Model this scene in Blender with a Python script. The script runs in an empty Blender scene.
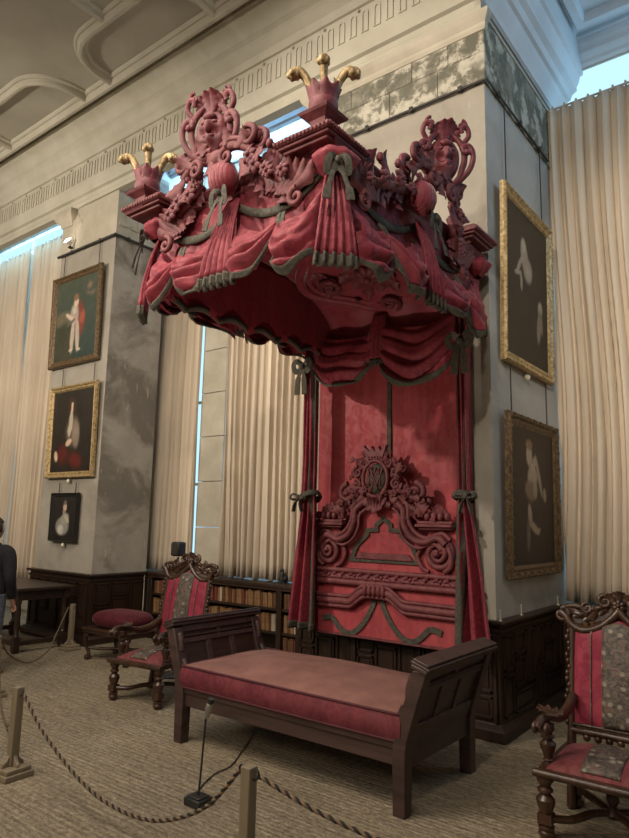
import bpy, math, random
from mathutils import Vector, Matrix, Euler
PI = math.pi
S = 1.08            # metres per modelling unit
SC = bpy.context.scene
COL = SC.collection
V = Vector
sin, cos = math.sin, math.cos

# ------------------------------------------------------------------ mesh builder
class MB:
    def __init__(s):
        s.v = []; s.f = []; s.m = []; s.cur = 0
    def add(s, vs, fs, M=None):
        b = len(s.v)
        for p in vs:
            p = V(p)
            s.v.append(M @ p if M is not None else p)
        for f in fs:
            s.f.append([i + b for i in f]); s.m.append(s.cur)
    def box(s, c, d, M=None):
        x, y, z = d[0] / 2, d[1] / 2, d[2] / 2
        vs = [(c[0] + a * x, c[1] + b * y, c[2] + e * z) for a in (-1, 1) for b in (-1, 1) for e in (-1, 1)]
        s.add(vs, [(0, 1, 3, 2), (4, 6, 7, 5), (0, 4, 5, 1), (2, 3, 7, 6), (0, 2, 6, 4), (1, 5, 7, 3)], M)
    def span(s, a, b, M=None):
        s.box([(a[i] + b[i]) / 2 for i in range(3)], [abs(b[i] - a[i]) for i in range(3)], M)
    def lathe(s, prof, seg=16, M=None, sx=1, sy=1):
        vs = []; fs = []
        n = len(prof)
        for r, z in prof:
            for k in range(seg):
                a = 2 * PI * k / seg
                vs.append((r * cos(a) * sx, r * sin(a) * sy, z))
        for i in range(n - 1):
            for k in range(seg):
                k2 = (k + 1) % seg
                fs.append((i * seg + k, i * seg + k2, (i + 1) * seg + k2, (i + 1) * seg + k))
        fs.append(tuple(reversed(range(seg)))); fs.append(tuple((n - 1) * seg + k for k in range(seg)))
        s.add(vs, fs, M)
    def square_turn(s, prof, M=None):           # square section post, profile of half widths
        vs = []; fs = []
        for r, z in prof:
            vs += [(-r, -r, z), (r, -r, z), (r, r, z), (-r, r, z)]
        n = len(prof)
        for i in range(n - 1):
            for k in range(4):
                k2 = (k + 1) % 4
                fs.append((i * 4 + k, i * 4 + k2, i * 4 + 4 + k2, i * 4 + 4 + k))
        fs.append((3, 2, 1, 0)); fs.append(tuple((n - 1) * 4 + k for k in range(4)))
        s.add(vs, fs, M)
    def tube(s, pts, rad, seg=8, M=None, flat=1.0, up=None):
        pts = [V(p) for p in pts]; n = len(pts)
        if not hasattr(rad, '__len__'): rad = [rad] * n
        vs = []; fs = []
        ref = V(up) if up else None
        prev = None
        for i, p in enumerate(pts):
            t = (pts[min(i + 1, n - 1)] - pts[max(i - 1, 0)])
            if t.length < 1e-9: t = V((0, 0, 1))
            t.normalize()
            if ref is not None: a = ref - t * ref.dot(t)
            elif prev is None:
                a = V((0, 0, 1)).cross(t)
                if a.length < .1: a = V((1, 0, 0)).cross(t)
            else: a = prev - t * prev.dot(t)
            if a.length < 1e-6: a = t.orthogonal()
            a.normalize(); prev = a; b = t.cross(a)
            for k in range(seg):
                an = 2 * PI * k / seg
                vs.append(p + (a * cos(an) * flat + b * sin(an)) * rad[i])
        for i in range(n - 1):
            for k in range(seg):
                k2 = (k + 1) % seg
                fs.append((i * seg + k, i * seg + k2, (i + 1) * seg + k2, (i + 1) * seg + k))
        fs.append(tuple(reversed(range(seg)))); fs.append(tuple((n - 1) * seg + k for k in range(seg)))
        s.add(vs, fs, M)
    def grid(s, fn, nu, nv, M=None, closed=False):
        vs = [fn(i / nu, j / nv) for j in range(nv + 1) for i in range(nu + (0 if closed else 1))]
        w = nu + (0 if closed else 1); fs = []
        for j in range(nv):
            for i in range(nu):
                i2 = (i + 1) % w
                fs.append((j * w + i, j * w + i2, (j + 1) * w + i2, (j + 1) * w + i))
        s.add(vs, fs, M)
    def ell(s, c, r, M=None, seg=12, rings=8):
        vs = [(c[0], c[1], c[2] - r[2])]; fs = []
        for i in range(1, rings):
            a = PI * i / rings
            for k in range(seg):
                b = 2 * PI * k / seg
                vs.append((c[0] + r[0] * sin(a) * cos(b), c[1] + r[1] * sin(a) * sin(b), c[2] - r[2] * cos(a)))
        vs.append((c[0], c[1], c[2] + r[2])); L = len(vs) - 1
        for k in range(seg):
            k2 = (k + 1) % seg
            fs.append((0, 1 + k2, 1 + k)); fs.append((L, L - seg + k, L - seg + k2))
            for i in range(rings - 2):
                fs.append((1 + i * seg + k, 1 + i * seg + k2, 1 + (i + 1) * seg + k2, 1 + (i + 1) * seg + k))
        s.add(vs, fs, M)
    def prism(s, poly, d0, d1, M=None):          # polygon in local xy, extruded from z=d0 to d1
        n = len(poly)
        vs = [(p[0], p[1], d0) for p in poly] + [(p[0], p[1], d1) for p in poly]
        fs = [tuple(reversed(range(n))), tuple(range(n, 2 * n))]
        for i in range(n):
            j = (i + 1) % n
            fs.append((i, j, n + j, n + i))
        s.add(vs, fs, M)
    def sweep(s, prof, path, outs, M=None, cap=True):
        # prof: (d, z) offsets; path: xy points; outs: mitred outward vectors per point
        vs = []; fs = []; n = len(prof)
        for p, o in zip(path, outs):
            for d, z in prof: vs.append((p[0] + o[0] * d, p[1] + o[1] * d, z))
        for i in range(len(path) - 1):
            for k in range(n - 1):
                fs.append((i * n + k, (i + 1) * n + k, (i + 1) * n + k + 1, i * n + k + 1))
        if cap:
            fs.append(tuple(range(n))); fs.append(tuple(reversed(range((len(path) - 1) * n, len(path) * n))))
        s.add(vs, fs, M)

TOP = []
def _link(name, me, parent):
    o = bpy.data.objects.new(name, me); COL.objects.link(o)
    if parent is not None: o.parent = parent
    else: TOP.append(o)
    return o
def origin_of(parent):
    """position of the thing an object hangs from, in the builder's coordinates"""
    p = V((0, 0, 0)); o = parent
    while o is not None:
        p = p + V(o.location); o = o.parent
    return p
def obj(name, mb, mat, parent=None, smooth=35, bevel=0, world=False, solid=0, sub=0, loc=None):
    me = bpy.data.meshes.new(name)
    vs = mb.v
    off = V((0, 0, 0))
    if world and parent is not None: off = origin_of(parent)
    if loc is not None: off = V(loc)
    if off.length > 0: vs = [p - off for p in vs]
    me.from_pydata([tuple(p) for p in vs], [], mb.f)
    for m in (mat if isinstance(mat, (list, tuple)) else [mat]): me.materials.append(m)
    me.polygons.foreach_set('material_index', mb.m)
    me.update()
    if smooth:
        me.shade_smooth()
        if smooth < 180: me.set_sharp_from_angle(angle=math.radians(smooth))
    o = _link(name, me, parent)
    if loc is not None: o.location = loc
    if bevel:
        b = o.modifiers.new('bevel', 'BEVEL'); b.width = bevel; b.segments = 2; b.limit_method = 'ANGLE'; b.angle_limit = math.radians(40)
    if solid:
        b = o.modifiers.new('solid', 'SOLIDIFY'); b.thickness = solid; b.offset = 0
    if sub:
        b = o.modifiers.new('sub', 'SUBSURF'); b.levels = sub; b.render_levels = sub
    return o
def tag(o, label, cat, group=None):
    o['label'] = label; o['category'] = cat
    if group: o['group'] = group
    return o
def thing(name, loc, label, cat, rz=0, group=None):
    o = _link(name, None, None); o.empty_display_size = .1
    o.location = loc; o.rotation_euler = (0, 0, rz)
    return tag(o, label, cat, group)
def struct(name, mb, mat, **k):
    o = obj(name, mb, mat, **k); o['kind'] = 'structure'; return o
def copy_tree(root, loc, rz=0, label=None, group=None):
    r = root.copy(); COL.objects.link(r); TOP.append(r)
    r.location = loc; r.rotation_euler = (0, 0, rz)
    if label: r['label'] = label
    if group: r['group'] = group
    for ch in list(root.children):
        c = ch.copy(); COL.objects.link(c); c.parent = r
        for g in list(ch.children):
            d = g.copy(); COL.objects.link(d); d.parent = c
    return r
def frame(o, x, y, z):
    """matrix with origin o and axes x, y, z"""
    x, y, z = V(x).normalized(), V(y).normalized(), V(z).normalized()
    return Matrix(((x[0], y[0], z[0], o[0]), (x[1], y[1], z[1], o[1]), (x[2], y[2], z[2], o[2]), (0, 0, 0, 1)))
def T(x=0, y=0, z=0): return Matrix.Translation((x, y, z))
def Rz(a): return Matrix.Rotation(a, 4, 'Z')
def Rx(a): return Matrix.Rotation(a, 4, 'X')
def Ry(a): return Matrix.Rotation(a, 4, 'Y')
def lerp(a, b, t): return a + (b - a) * t
def interp(tab, x):
    if x <= tab[0][0]: return tab[0][1]
    for (a, va), (b, vb) in zip(tab, tab[1:]):
        if x <= b: return va + (vb - va) * (x - a) / (b - a)
    return tab[-1][1]
def bez(pts, n=16):
    """smooth (Catmull-Rom) polyline through pts"""
    P = [V(p) for p in pts]; out = []
    for i in range(len(P) - 1):
        p0 = P[max(i - 1, 0)]; p1 = P[i]; p2 = P[i + 1]; p3 = P[min(i + 2, len(P) - 1)]
        for k in range(n):
            t = k / n
            out.append(.5 * (2 * p1 + (p2 - p0) * t + (2 * p0 - 5 * p1 + 4 * p2 - p3) * t * t + (3 * p1 - p0 - 3 * p2 + p3) * t ** 3))
    out.append(P[-1]); return out

# ------------------------------------------------------------------ carving vocabulary (local x right, y up, z outwards)
def volute(mb, M, R, turns=1.6, r=.02, flip=1, seg=7, n=34, rise=0.0):
    pts = []; rad = []
    for i in range(n + 1):
        t = i / n
        a = PI / 2 + turns * 2 * PI * t
        q = R * (1 - .86 * t)
        pts.append((flip * q * cos(a) * -1, q * sin(a), rise * t)); rad.append(r * (1 - .45 * t))
    mb.tube(pts, rad, seg, M, up=(0, 0, 1))
    mb.ell((0, 0, rise), (R * .2, R * .2, r * 1.15), M, 8, 6)
def leaf(mb, M, L, W, curl=.5, lobes=3, thick=.16, n=16):
    """acanthus leaf growing along +y, tip curling out along +z"""
    def fn(u, v):
        th = curl * 2.2 * v ** 1.6
        y = L * (v - .22 * curl * v ** 3); z = L * .45 * curl * v * v
        w = W * (sin(PI * min(v * .93 + .05, 1)) ** .7) * (1 + .22 * sin(lobes * 2 * PI * v + .6))
        a = 2 * PI * u
        cx = cos(a); sz = sin(a)
        ridge = thick * W * (1.1 - .5 * v) * (1 - .35 * abs(cos(2 * a)))
        y2 = y + abs(cx) * w * .35
        return (cx * w, y2 - z * .1, z + sz * ridge - abs(cx) ** 2 * w * .25)
    mb.grid(fn, 12, n, M, closed=True)
def rosette(mb, M, R, n=6, h=.5):
    mb.ell((0, 0, R * .25), (R * .3, R * .3, R * h * .7), M, 8, 6)
    for k in range(n):
        a = 2 * PI * k / n
        N = M @ Rz(a) @ T(0, R * .58, R * .1) @ Rx(-.35)
        mb.ell((0, 0, 0), (R * .34, R * .45, R * .2), N, 8, 6)
def blob(mb, M, r): mb.ell((0, 0, 0), r, M, 10, 7)
def cluster(mb, M, rng, w, h, n, size, up=0.0):
    """a spray of leaves, buds and flowers filling w x h"""
    for k in range(n):
        x = rng.uniform(-w / 2, w / 2); y = rng.uniform(-h / 2, h / 2)
        a = rng.uniform(-2.4, 2.4) if rng.random() < .6 else math.atan2(-x, abs(y) + .05) + up
        N = M @ T(x, y, rng.uniform(-.02, .05)) @ Rz(a) @ Rx(-rng.uniform(-.2, .5))
        q = rng.random()
        s = size * rng.uniform(.7, 1.2)
        if q < .62: leaf(mb, N, s * 1.5, s * .5, rng.uniform(.3, .9), 3)
        elif q < .82: rosette(mb, N, s * .62, 6)
        else: volute(mb, N, s * .5, 1.3, s * .17, rng.choice((-1, 1)), seg=6, n=18)
# ------------------------------------------------------------------ materials
def newmat(name):
    m = bpy.data.materials.new(name); m.use_nodes = True
    nt = m.node_tree; b = nt.nodes['Principled BSDF']
    return m, nt, b
def N(nt, t, **k):
    n = nt.nodes.new(t)
    for a, v in k.items():
        if a in n.inputs: n.inputs[a].default_value = v
        else: setattr(n, a, v)
    return n
def ramp(nt, fac, stops):
    r = nt.nodes.new('ShaderNodeValToRGB'); e = r.color_ramp.elements
    e[0].position, e[0].color = stops[0][0], (*stops[0][1], 1)
    e[1].position, e[1].color = stops[-1][0], (*stops[-1][1], 1)
    for p, c in stops[1:-1]:
        x = e.new(p); x.color = (*c, 1)
    nt.links.new(fac, r.inputs[0]); return r
def mix(nt, fac, a, b, mode='MIX'):
    m = nt.nodes.new('ShaderNodeMix'); m.data_type = 'RGBA'; m.blend_type = mode
    for i, x in ((0, fac), (6, a), (7, b)):
        if hasattr(x, 'links') or hasattr(x, 'is_linked'): nt.links.new(x, m.inputs[i])
        elif isinstance(x, (int, float)): m.inputs[i].default_value = x
        else: m.inputs[i].default_value = (*x, 1)
    return m.outputs[2]
def coords(nt, scale=(1, 1, 1), rot=(0, 0, 0)):
    tc = nt.nodes.new('ShaderNodeTexCoord'); mp = nt.nodes.new('ShaderNodeMapping')
    mp.inputs['Scale'].default_value = scale; mp.inputs['Rotation'].default_value = rot
    nt.links.new(tc.outputs['Object'], mp.inputs[0]); return mp.outputs[0]
def noise(nt, vec, scale, detail=4, rough=.55, dist=0):
    n = N(nt, 'ShaderNodeTexNoise'); n.inputs['Scale'].default_value = scale; n.inputs['Detail'].default_value = detail
    n.inputs['Roughness'].default_value = rough; n.inputs['Distortion'].default_value = dist
    nt.links.new(vec, n.inputs['Vector']); return n.outputs['Fac']
def bump(nt, b, h, strength=.3, dist=.02):
    n = N(nt, 'ShaderNodeBump'); n.inputs['Strength'].default_value = strength; n.inputs['Distance'].default_value = dist
    nt.links.new(h, n.inputs['Height']); nt.links.new(n.outputs[0], b.inputs['Normal'])
def plain(name, c1, c2=None, rough=.6, scale=6, metal=0, bmp=0, sheen=0, spec=.5):
    m, nt, b = newmat(name)
    b.inputs['Roughness'].default_value = rough; b.inputs['Metallic'].default_value = metal
    b.inputs['Specular IOR Level'].default_value = spec
    c2 = c2 or tuple(min(1, x * 1.35) for x in c1)
    vec = coords(nt); f = noise(nt, vec, scale)
    r = ramp(nt, f, [(.35, c1), (.68, c2)]); nt.links.new(r.outputs[0], b.inputs['Base Color'])
    if bmp: bump(nt, b, f, bmp)
    if sheen: b.inputs['Sheen Weight'].default_value = sheen; b.inputs['Sheen Roughness'].default_value = .4
    return m
def wood(name, c1, c2, rough=.4, axis=0, scale=1.0):
    m, nt, b = newmat(name)
    sc = [22 * scale] * 3; sc[axis] = 1.6 * scale
    vec = coords(nt, tuple(sc)); f = noise(nt, vec, 1.0, 6, .6, .6)
    r = ramp(nt, f, [(.3, c1), (.72, c2)]); nt.links.new(r.outputs[0], b.inputs['Base Color'])
    b.inputs['Roughness'].default_value = rough; bump(nt, b, f, .12, .01); return m
def damask(name, c1, c2, c3, rough=.5, scale=9.0, sheen=.25):
    """silk damask: a woven floral figure slightly glossier and paler than its ground, with worn streaks"""
    m, nt, b = newmat(name)
    vec = coords(nt)
    fg = noise(nt, vec, scale * 1.15, 2, .5, 2.2)
    fig = ramp(nt, fg, [(.46, (0, 0, 0)), (.54, (1, 1, 1))])
    vec2 = coords(nt, (14, 14, 1.4)); st = noise(nt, vec2, 1.0, 4)
    big = noise(nt, vec, 1.7, 3)
    base = mix(nt, fig.outputs[0], c1, c2)
    worn = ramp(nt, big, [(.42, (0, 0, 0)), (.75, (.7, .7, .7))])
    a = mix(nt, worn.outputs[0], base, c3)
    strk = ramp(nt, st, [(.3, (.78, .78, .78)), (.7, (1.12, 1.12, 1.12))])
    col = mix(nt, 1.0, a, strk.outputs[0], 'MULTIPLY')
    nt.links.new(col, b.inputs['Base Color'])
    rr = ramp(nt, fig.outputs[0], [(0, (rough + .22,) * 3), (1, (rough + .04,) * 3)]); nt.links.new(rr.outputs[0], b.inputs['Roughness'])
    b.inputs['Specular IOR Level'].default_value = .3
    b.inputs['Sheen Weight'].default_value = sheen; b.inputs['Sheen Roughness'].default_value = .35
    b.inputs['Sheen Tint'].default_value = (1, .45, .5, 1)
    bump(nt, b, st, .1, .01); return m

M_ = {}
M_['damask'] = damask('crimson damask', (.175, .017, .031), (.235, .028, .043), (.27, .052, .066))
M_['lining'] = damask('deep red lining', (.17, .010, .020), (.20, .014, .026), (.22, .022, .032), rough=.75)
M_['cloth'] = damask('headcloth damask', (.31, .042, .052), (.34, .052, .061), (.40, .085, .090), scale=6)
M_['velvet'] = plain('crimson velvet', (.18, .015, .028), (.25, .030, .044), .6, 9, sheen=.4)
M_['carved'] = plain('velvet covered carving', (.095, .009, .016), (.165, .024, .033), .58, 16, bmp=.3, sheen=.25)
M_['carved2'] = plain('dusty carved mouldings', (.105, .018, .023), (.18, .045, .048), .65, 16, bmp=.3)
M_['trim'] = plain('green grey braid', (.040, .036, .027), (.085, .074, .054), .85, 40, bmp=.4)
M_['gold'] = plain('old gilding', (.16, .10, .04), (.46, .34, .17), .5, 26, metal=.35, bmp=.1)
M_['gilt'] = plain('gilt frame', (.24, .155, .06), (.58, .43, .22), .45, 30, metal=.4, bmp=.1)
M_['giltdark'] = plain('dull bronze frame', (.07, .042, .022), (.22, .145, .07), .45, 40, metal=.4, bmp=.25)
M_['frameblack'] = plain('black frame', (.008, .007, .006), (.02, .016, .012), .4, 10)
M_['wood'] = wood('dark oak', (.016, .0085, .0055), (.046, .024, .015), .42)
M_['woodv'] = wood('dark oak upright', (.016, .0085, .0055), (.046, .024, .015), .42, axis=2)
M_['woody'] = wood('dark oak crosswise', (.016, .0085, .0055), (.046, .024, .015), .42, axis=1)
M_['daywood'] = wood('purple brown oak', (.030, .016, .014), (.075, .042, .036), .45)
M_['walnut'] = wood('carved walnut', (.022, .010, .006), (.075, .036, .020), .32, axis=2)
M_['panel'] = wood('wainscot oak', (.014, .007, .004), (.036, .018, .011), .38, axis=2)
M_['book_oak'] = wood('bookcase oak', (.018, .010, .006), (.05, .027, .016), .42)
M_['post'] = wood('pale oak post', (.18, .14, .085), (.26, .205, .135), .6, axis=2)
M_['black'] = plain('black metal', (.012, .012, .012), (.022, .022, .022), .45)
M_['silver'] = plain('grey metal', (.30, .29, .27), (.4, .39, .36), .3, 5, metal=.7)
M_['iron'] = plain('iron rail', (.018, .015, .012), (.04, .034, .028), .6)
M_['cream'] = plain('cream plaster', (.44, .41, .325), (.53, .50, .41), .85, 2.2, bmp=.05)
M_['cream2'] = plain('grey cream ceiling', (.34, .315, .255), (.43, .40, .33), .9, 1.1)
M_['rib'] = plain('ceiling rib plaster', (.44, .41, .33), (.52, .49, .40), .85, 2)
M_['recess'] = plain('pale recess plaster', (.56, .58, .60), (.66, .68, .70), .85, 2)
M_['stone'] = plain('window stone', (.40, .36, .28), (.52, .47, .38), .9, 3, bmp=.1)
M_['book_tan'] = plain('tan calf', (.17, .085, .033), (.32, .18, .08), .55, 14)
M_['book_brown'] = plain('brown calf', (.085, .038, .018), (.16, .075, .035), .5, 14)
M_['book_red'] = plain('red brown calf', (.12, .028, .018), (.19, .05, .03), .5, 14)
M_['book_pale'] = plain('vellum', (.42, .34, .23), (.56, .48, .36), .6, 14)
M_['paper'] = plain('book paper', (.45, .38, .26), (.55, .48, .35), .8, 30)
M_['cushion_top'] = plain('faded rose cover', (.165, .070, .056), (.235, .108, .086), .85, 5, bmp=.15)
M_['cushion_side'] = damask('magenta cover', (.12, .018, .028), (.145, .024, .034), (.17, .040, .046), rough=.6)
M_['piping'] = plain('dark red piping', (.05, .008, .012), (.08, .012, .018), .8, 20)
M_['chairred'] = damask('pink red chair cover', (.22, .018, .042), (.26, .025, .050), (.30, .050, .068), rough=.55)
M_['chairseat'] = damask('dusty red seat cover', (.15, .034, .038), (.18, .044, .045), (.20, .075, .068), rough=.65)
M_['stoolred'] = damask('dark crimson stool cover', (.070, .006, .013), (.085, .009, .017), (.095, .014, .020), rough=.6)
M_['knit'] = plain('black jumper', (.006, .006, .008), (.012, .012, .015), .9, 60, bmp=.2)
M_['denim'] = plain('grey blue jeans', (.055, .062, .085), (.10, .11, .14), .85, 25, bmp=.2)
M_['skin'] = plain('skin', (.45, .25, .17), (.52, .31, .22), .55, 4)
M_['hair'] = plain('dark hair', (.012, .009, .007), (.03, .022, .016), .5, 50)
M_['shoe'] = plain('brown leather', (.09, .042, .022), (.14, .07, .035), .5, 10)
M_['cable'] = plain('dark cable', (.02, .018, .016), (.035, .03, .026), .5)
M_['white'] = plain('white plastic', (.62, .60, .55), (.72, .70, .65), .5, 5)
M_['tag'] = plain('ivory tag', (.62, .56, .42), (.75, .68, .52), .6, 6)

def tapestry():
    """grey woven band of scrolling silver foliage on a dark green ground"""
    m, nt, b = newmat('silver embroidered band')
    vec = coords(nt)
    v = N(nt, 'ShaderNodeTexVoronoi', feature='F1'); v.inputs['Scale'].default_value = 17; v.inputs['Randomness'].default_value = .8; nt.links.new(vec, v.inputs['Vector'])
    f = noise(nt, vec, 24, 4, .65, 1.2)
    r = ramp(nt, f, [(.34, (.030, .023, .019)), (.48, (.075, .058, .045)), (.58, (.12, .095, .072)), (.68, (.15, .035, .04))])
    fl = ramp(nt, v.outputs['Distance'], [(.16, (.9, .9, .9)), (.30, (0, 0, 0))])
    nt.links.new(mix(nt, fl.outputs[0], r.outputs[0], (.26, .225, .175)), b.inputs['Base Color']); b.inputs['Roughness'].default_value = .55
    bump(nt, b, f, .5, .02); return m
M_['tapestry'] = tapestry()

def curtain_mat():
    m, nt, b = newmat('buff curtain linen')
    vec = coords(nt, (9, 9, .35)); f = noise(nt, vec, 1.0, 5)
    big = noise(nt, coords(nt), .8, 3)
    r = ramp(nt, f, [(.3, (.51, .42, .325)), (.7, (.64, .545, .435))])
    rb = ramp(nt, big, [(.3, (.85, .84, .82)), (.7, (1.05, 1.04, 1.0))])
    nt.links.new(mix(nt, 1.0, r.outputs[0], rb.outputs[0], 'MULTIPLY'), b.inputs['Base Color'])
    b.inputs['Roughness'].default_value = .9; b.inputs['Sheen Weight'].default_value = .1
    wv = noise(nt, coords(nt, (160, 160, 160)), 1.0, 2); bump(nt, b, wv, .12, .005)
    return m
M_['curtain'] = curtain_mat()

def plaster(name, c1, c2, stain, amount, scale=1.0):
    m, nt, b = newmat(name)
    vec = coords(nt)
    f = noise(nt, vec, 2.6 * scale, 7, .62); g = noise(nt, vec, .9 * scale, 5, .6, .6)
    fine = noise(nt, coords(nt, (18, 18, 5)), 1.0, 5)
    base = ramp(nt, f, [(.32, c1), (.68, c2)])
    st = ramp(nt, g, [(1 - amount - .07, (0, 0, 0)), (1 - amount + .05, (.85, .85, .85))])
    a = mix(nt, st.outputs[0], base.outputs[0], stain)
    sp = ramp(nt, fine, [(.66, (0, 0, 0)), (.72, (.55, .55, .55))])
    a = mix(nt, sp.outputs[0], a, tuple(min(1, x * 1.35) for x in c2))
    nt.links.new(a, b.inputs['Base Color']); b.inputs['Roughness'].default_value = .85
    bump(nt, b, f, .12, .02); return m
M_['plaster'] = plaster('warm worn plaster', (.285, .256, .21), (.36, .326, .272), (.235, .21, .17), .42)
M_['plaster_grey'] = plaster('damp plaster greyed for daylight', (.31, .28, .235), (.40, .365, .31), (.155, .135, .108), .48, 1.35)  # damp stains, plus the side face's grey daylight put into the colour
M_['plaster_cool'] = plaster('chalky plaster cooled for daylight', (.40, .375, .33), (.48, .455, .41), (.32, .295, .255), .42)  # cooler copy of the pier plaster, window daylight put into the colour

def flaked():
    """frieze of stone courses with peeling limewash"""
    m, nt, b = newmat('peeling limewashed frieze')
    vec = coords(nt)
    f = noise(nt, vec, 5.5, 8, .7, .2); g = noise(nt, vec, 1.6, 4, .6)
    a = ramp(nt, f, [(.42, (.13, .125, .095)), (.49, (.22, .205, .16)), (.54, (.46, .43, .35)), (.75, (.56, .53, .44))])
    d = ramp(nt, g, [(.50, (0, 0, 0)), (.56, (.7, .7, .7))])
    c = mix(nt, d.outputs[0], a.outputs[0], (.145, .138, .105))
    nt.links.new(c, b.inputs['Base Color']); b.inputs['Roughness'].default_value = .95
    bump(nt, b, f, .45, .03); return m
M_['flaked'] = flaked()

def matting():
    """plaited rush matting laid in strips"""
    m, nt, b = newmat('rush matting')
    tc = nt.nodes.new('ShaderNodeTexCoord')
    def mp(s, r=(0, 0, 0)):
        k = nt.nodes.new('ShaderNodeMapping'); k.inputs['Scale'].default_value = s; k.inputs['Rotation'].default_value = r
        nt.links.new(tc.outputs['Object'], k.inputs[0]); return k.outputs[0]
    w = N(nt, 'ShaderNodeTexWave', wave_type='BANDS', bands_direction='Y'); w.inputs['Scale'].default_value = 8.5
    w.inputs['Distortion'].default_value = 6; w.inputs['Detail'].default_value = 4; w.inputs['Detail Scale'].default_value = 3.0; w.inputs['Detail Roughness'].default_value = .7
    nt.links.new(mp((1, 1, 1)), w.inputs['Vector'])
    st = noise(nt, mp((3.0, 34, 1)), 1.0, 5, .65); knot = noise(nt, mp((26, 30, 1)), 1.0, 3, .7)
    big = noise(nt, mp((.6, .9, 1)), 1.0, 3)
    r = ramp(nt, st, [(.25, (.165, .132, .09)), (.5, (.29, .24, .17)), (.78, (.42, .36, .265))])
    k = ramp(nt, knot, [(.32, (.52, .50, .47)), (.72, (1.36, 1.33, 1.27))])
    c = mix(nt, 1.0, r.outputs[0], k.outputs[0], 'MULTIPLY')
    wr = ramp(nt, w.outputs['Fac'], [(.0, (.78, .76, .73)), (.4, (1, 1, 1)), (1, (1.08, 1.08, 1.06))])
    c = mix(nt, .6, c, wr.outputs[0], 'MULTIPLY')
    bb = ramp(nt, big, [(.3, (.82, .82, .84)), (.7, (1.1, 1.08, 1.02))])
    c = mix(nt, 1.0, c, bb.outputs[0], 'MULTIPLY')
    nt.links.new(c, b.inputs['Base Color']); b.inputs['Roughness'].default_value = .8
    a = N(nt, 'ShaderNodeMath', operation='ADD'); nt.links.new(knot, a.inputs[0]); nt.links.new(w.outputs['Fac'], a.inputs[1])
    bump(nt, b, a.outputs[0], .5, .02); return m
M_['mat'] = matting()

M_['rope_black'] = plain('black rope strand', (.010, .009, .008), (.02, .018, .016), .8, 60)
M_['rope_tan'] = plain('tan rope strand', (.17, .11, .065), (.25, .165, .095), .8, 60)
M_['rope_dull'] = plain('dull tan rope', (.10, .07, .04), (.17, .125, .075), .85, 60)

def glow(name, c, s):
    m, nt, b = newmat(name)
    nt.nodes.remove(b); e = nt.nodes.new('ShaderNodeEmission'); e.inputs[0].default_value = (*c, 1); e.inputs[1].default_value = s
    nt.links.new(e.outputs[0], nt.nodes['Material Output'].inputs[0]); return m
M_['pane'] = glow('daylit window glass', (.44, .72, .95), .95)
M_['lampglow'] = glow('lit lamp', (1, .9, .75), 25)
def paint_mat():
    m, nt, b = newmat('oil painting')
    a = nt.nodes.new('ShaderNodeVertexColor'); a.layer_name = 'picture'
    n = noise(nt, coords(nt), 9, 5); r = ramp(nt, n, [(.3, (.82,) * 3), (.7, (1.15,) * 3)])
    nt.links.new(mix(nt, 1.0, a.outputs[0], r.outputs[0], 'MULTIPLY'), b.inputs['Base Color'])
    b.inputs['Roughness'].default_value = .45; b.inputs['Specular IOR Level'].default_value = .25; return m
M_['oil'] = paint_mat()
# ------------------------------------------------------------------ the room
XL, XLL = -5.41, -6.79          # left pier, right and left edges
XC, XCL = 0.0, -1.94            # middle pier, right and left edges
RAIL, FRZ, CEIL = 5.49, 6.17, 7.285

mb = MB(); mb.span((-14, -10, -.1), (6, 2.6, 0)); struct('floor', mb, M_['mat'], smooth=0)
mb = MB(); mb.span((-14, -10, CEIL), (6, .02, CEIL + .1)); struct('ceiling', mb, M_['cream2'], smooth=0)

# piers between the bays
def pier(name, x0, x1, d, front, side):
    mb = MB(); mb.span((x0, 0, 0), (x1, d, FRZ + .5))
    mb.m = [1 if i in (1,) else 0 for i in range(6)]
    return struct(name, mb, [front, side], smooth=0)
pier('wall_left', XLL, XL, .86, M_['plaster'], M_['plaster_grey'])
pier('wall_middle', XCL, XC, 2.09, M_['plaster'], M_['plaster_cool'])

# peeling frieze band above the picture rail, one slab per pier, stone courses cut as shallow joints
mb = MB()
for z0, z1 in ((RAIL + .01, RAIL + .30), (RAIL + .305, FRZ - .14)):
    x = XCL - .012
    k = 0
    while x < XC + .012 - .01:
        x1 = min(x + (.52, .71, .38, .6)[(k + int(z0 * 7)) % 4], XC + .012)
        if XC + .012 - x1 < .12: x1 = XC + .012
        mb.span((x + .004, -.012, z0), (x1 - .004, .2, z1)); x = x1; k += 1
mb.span((XC - .1, -.008, RAIL), (XC + .012, 2.08, FRZ - .02))
struct('trim_1', mb, M_['flaked'], smooth=0)
mb = MB()
mb.span((XLL - .008, -.01, RAIL + .01), (XL + .008, .86, FRZ))
struct('trim_2', mb, M_['stone'], smooth=0)
# weathered crest carved in low relief on the left frieze
mb = MB()
Mx = frame((-6.45, -.012, 5.83), (1, 0, 0), (0, 0, 1), (0, -1, 0))
for a, l in ((-.9, .22), (-.3, .26), (.3, .24), (2.4, .24), (3.1, .2)):
    leaf(mb, Mx @ Rz(a), l, .06, .1, 3)
struct('trim_3', mb, M_['stone'])
Mx = frame((XL + .012, .42, 5.8), (0, 1, 0), (0, 0, 1), (1, 0, 0))
mb = MB()
for k in range(4):
    x = -.3 + .2 * k
    mb.box((x, .12, 0), (.15, .05, .03), Mx); mb.box((x + .04, -.02, 0), (.05, .22, .03), Mx); mb.box((x - .04, -.12, 0), (.11, .05, .03), Mx)
struct('trim_4', mb, M_['stone'], smooth=0)
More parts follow.
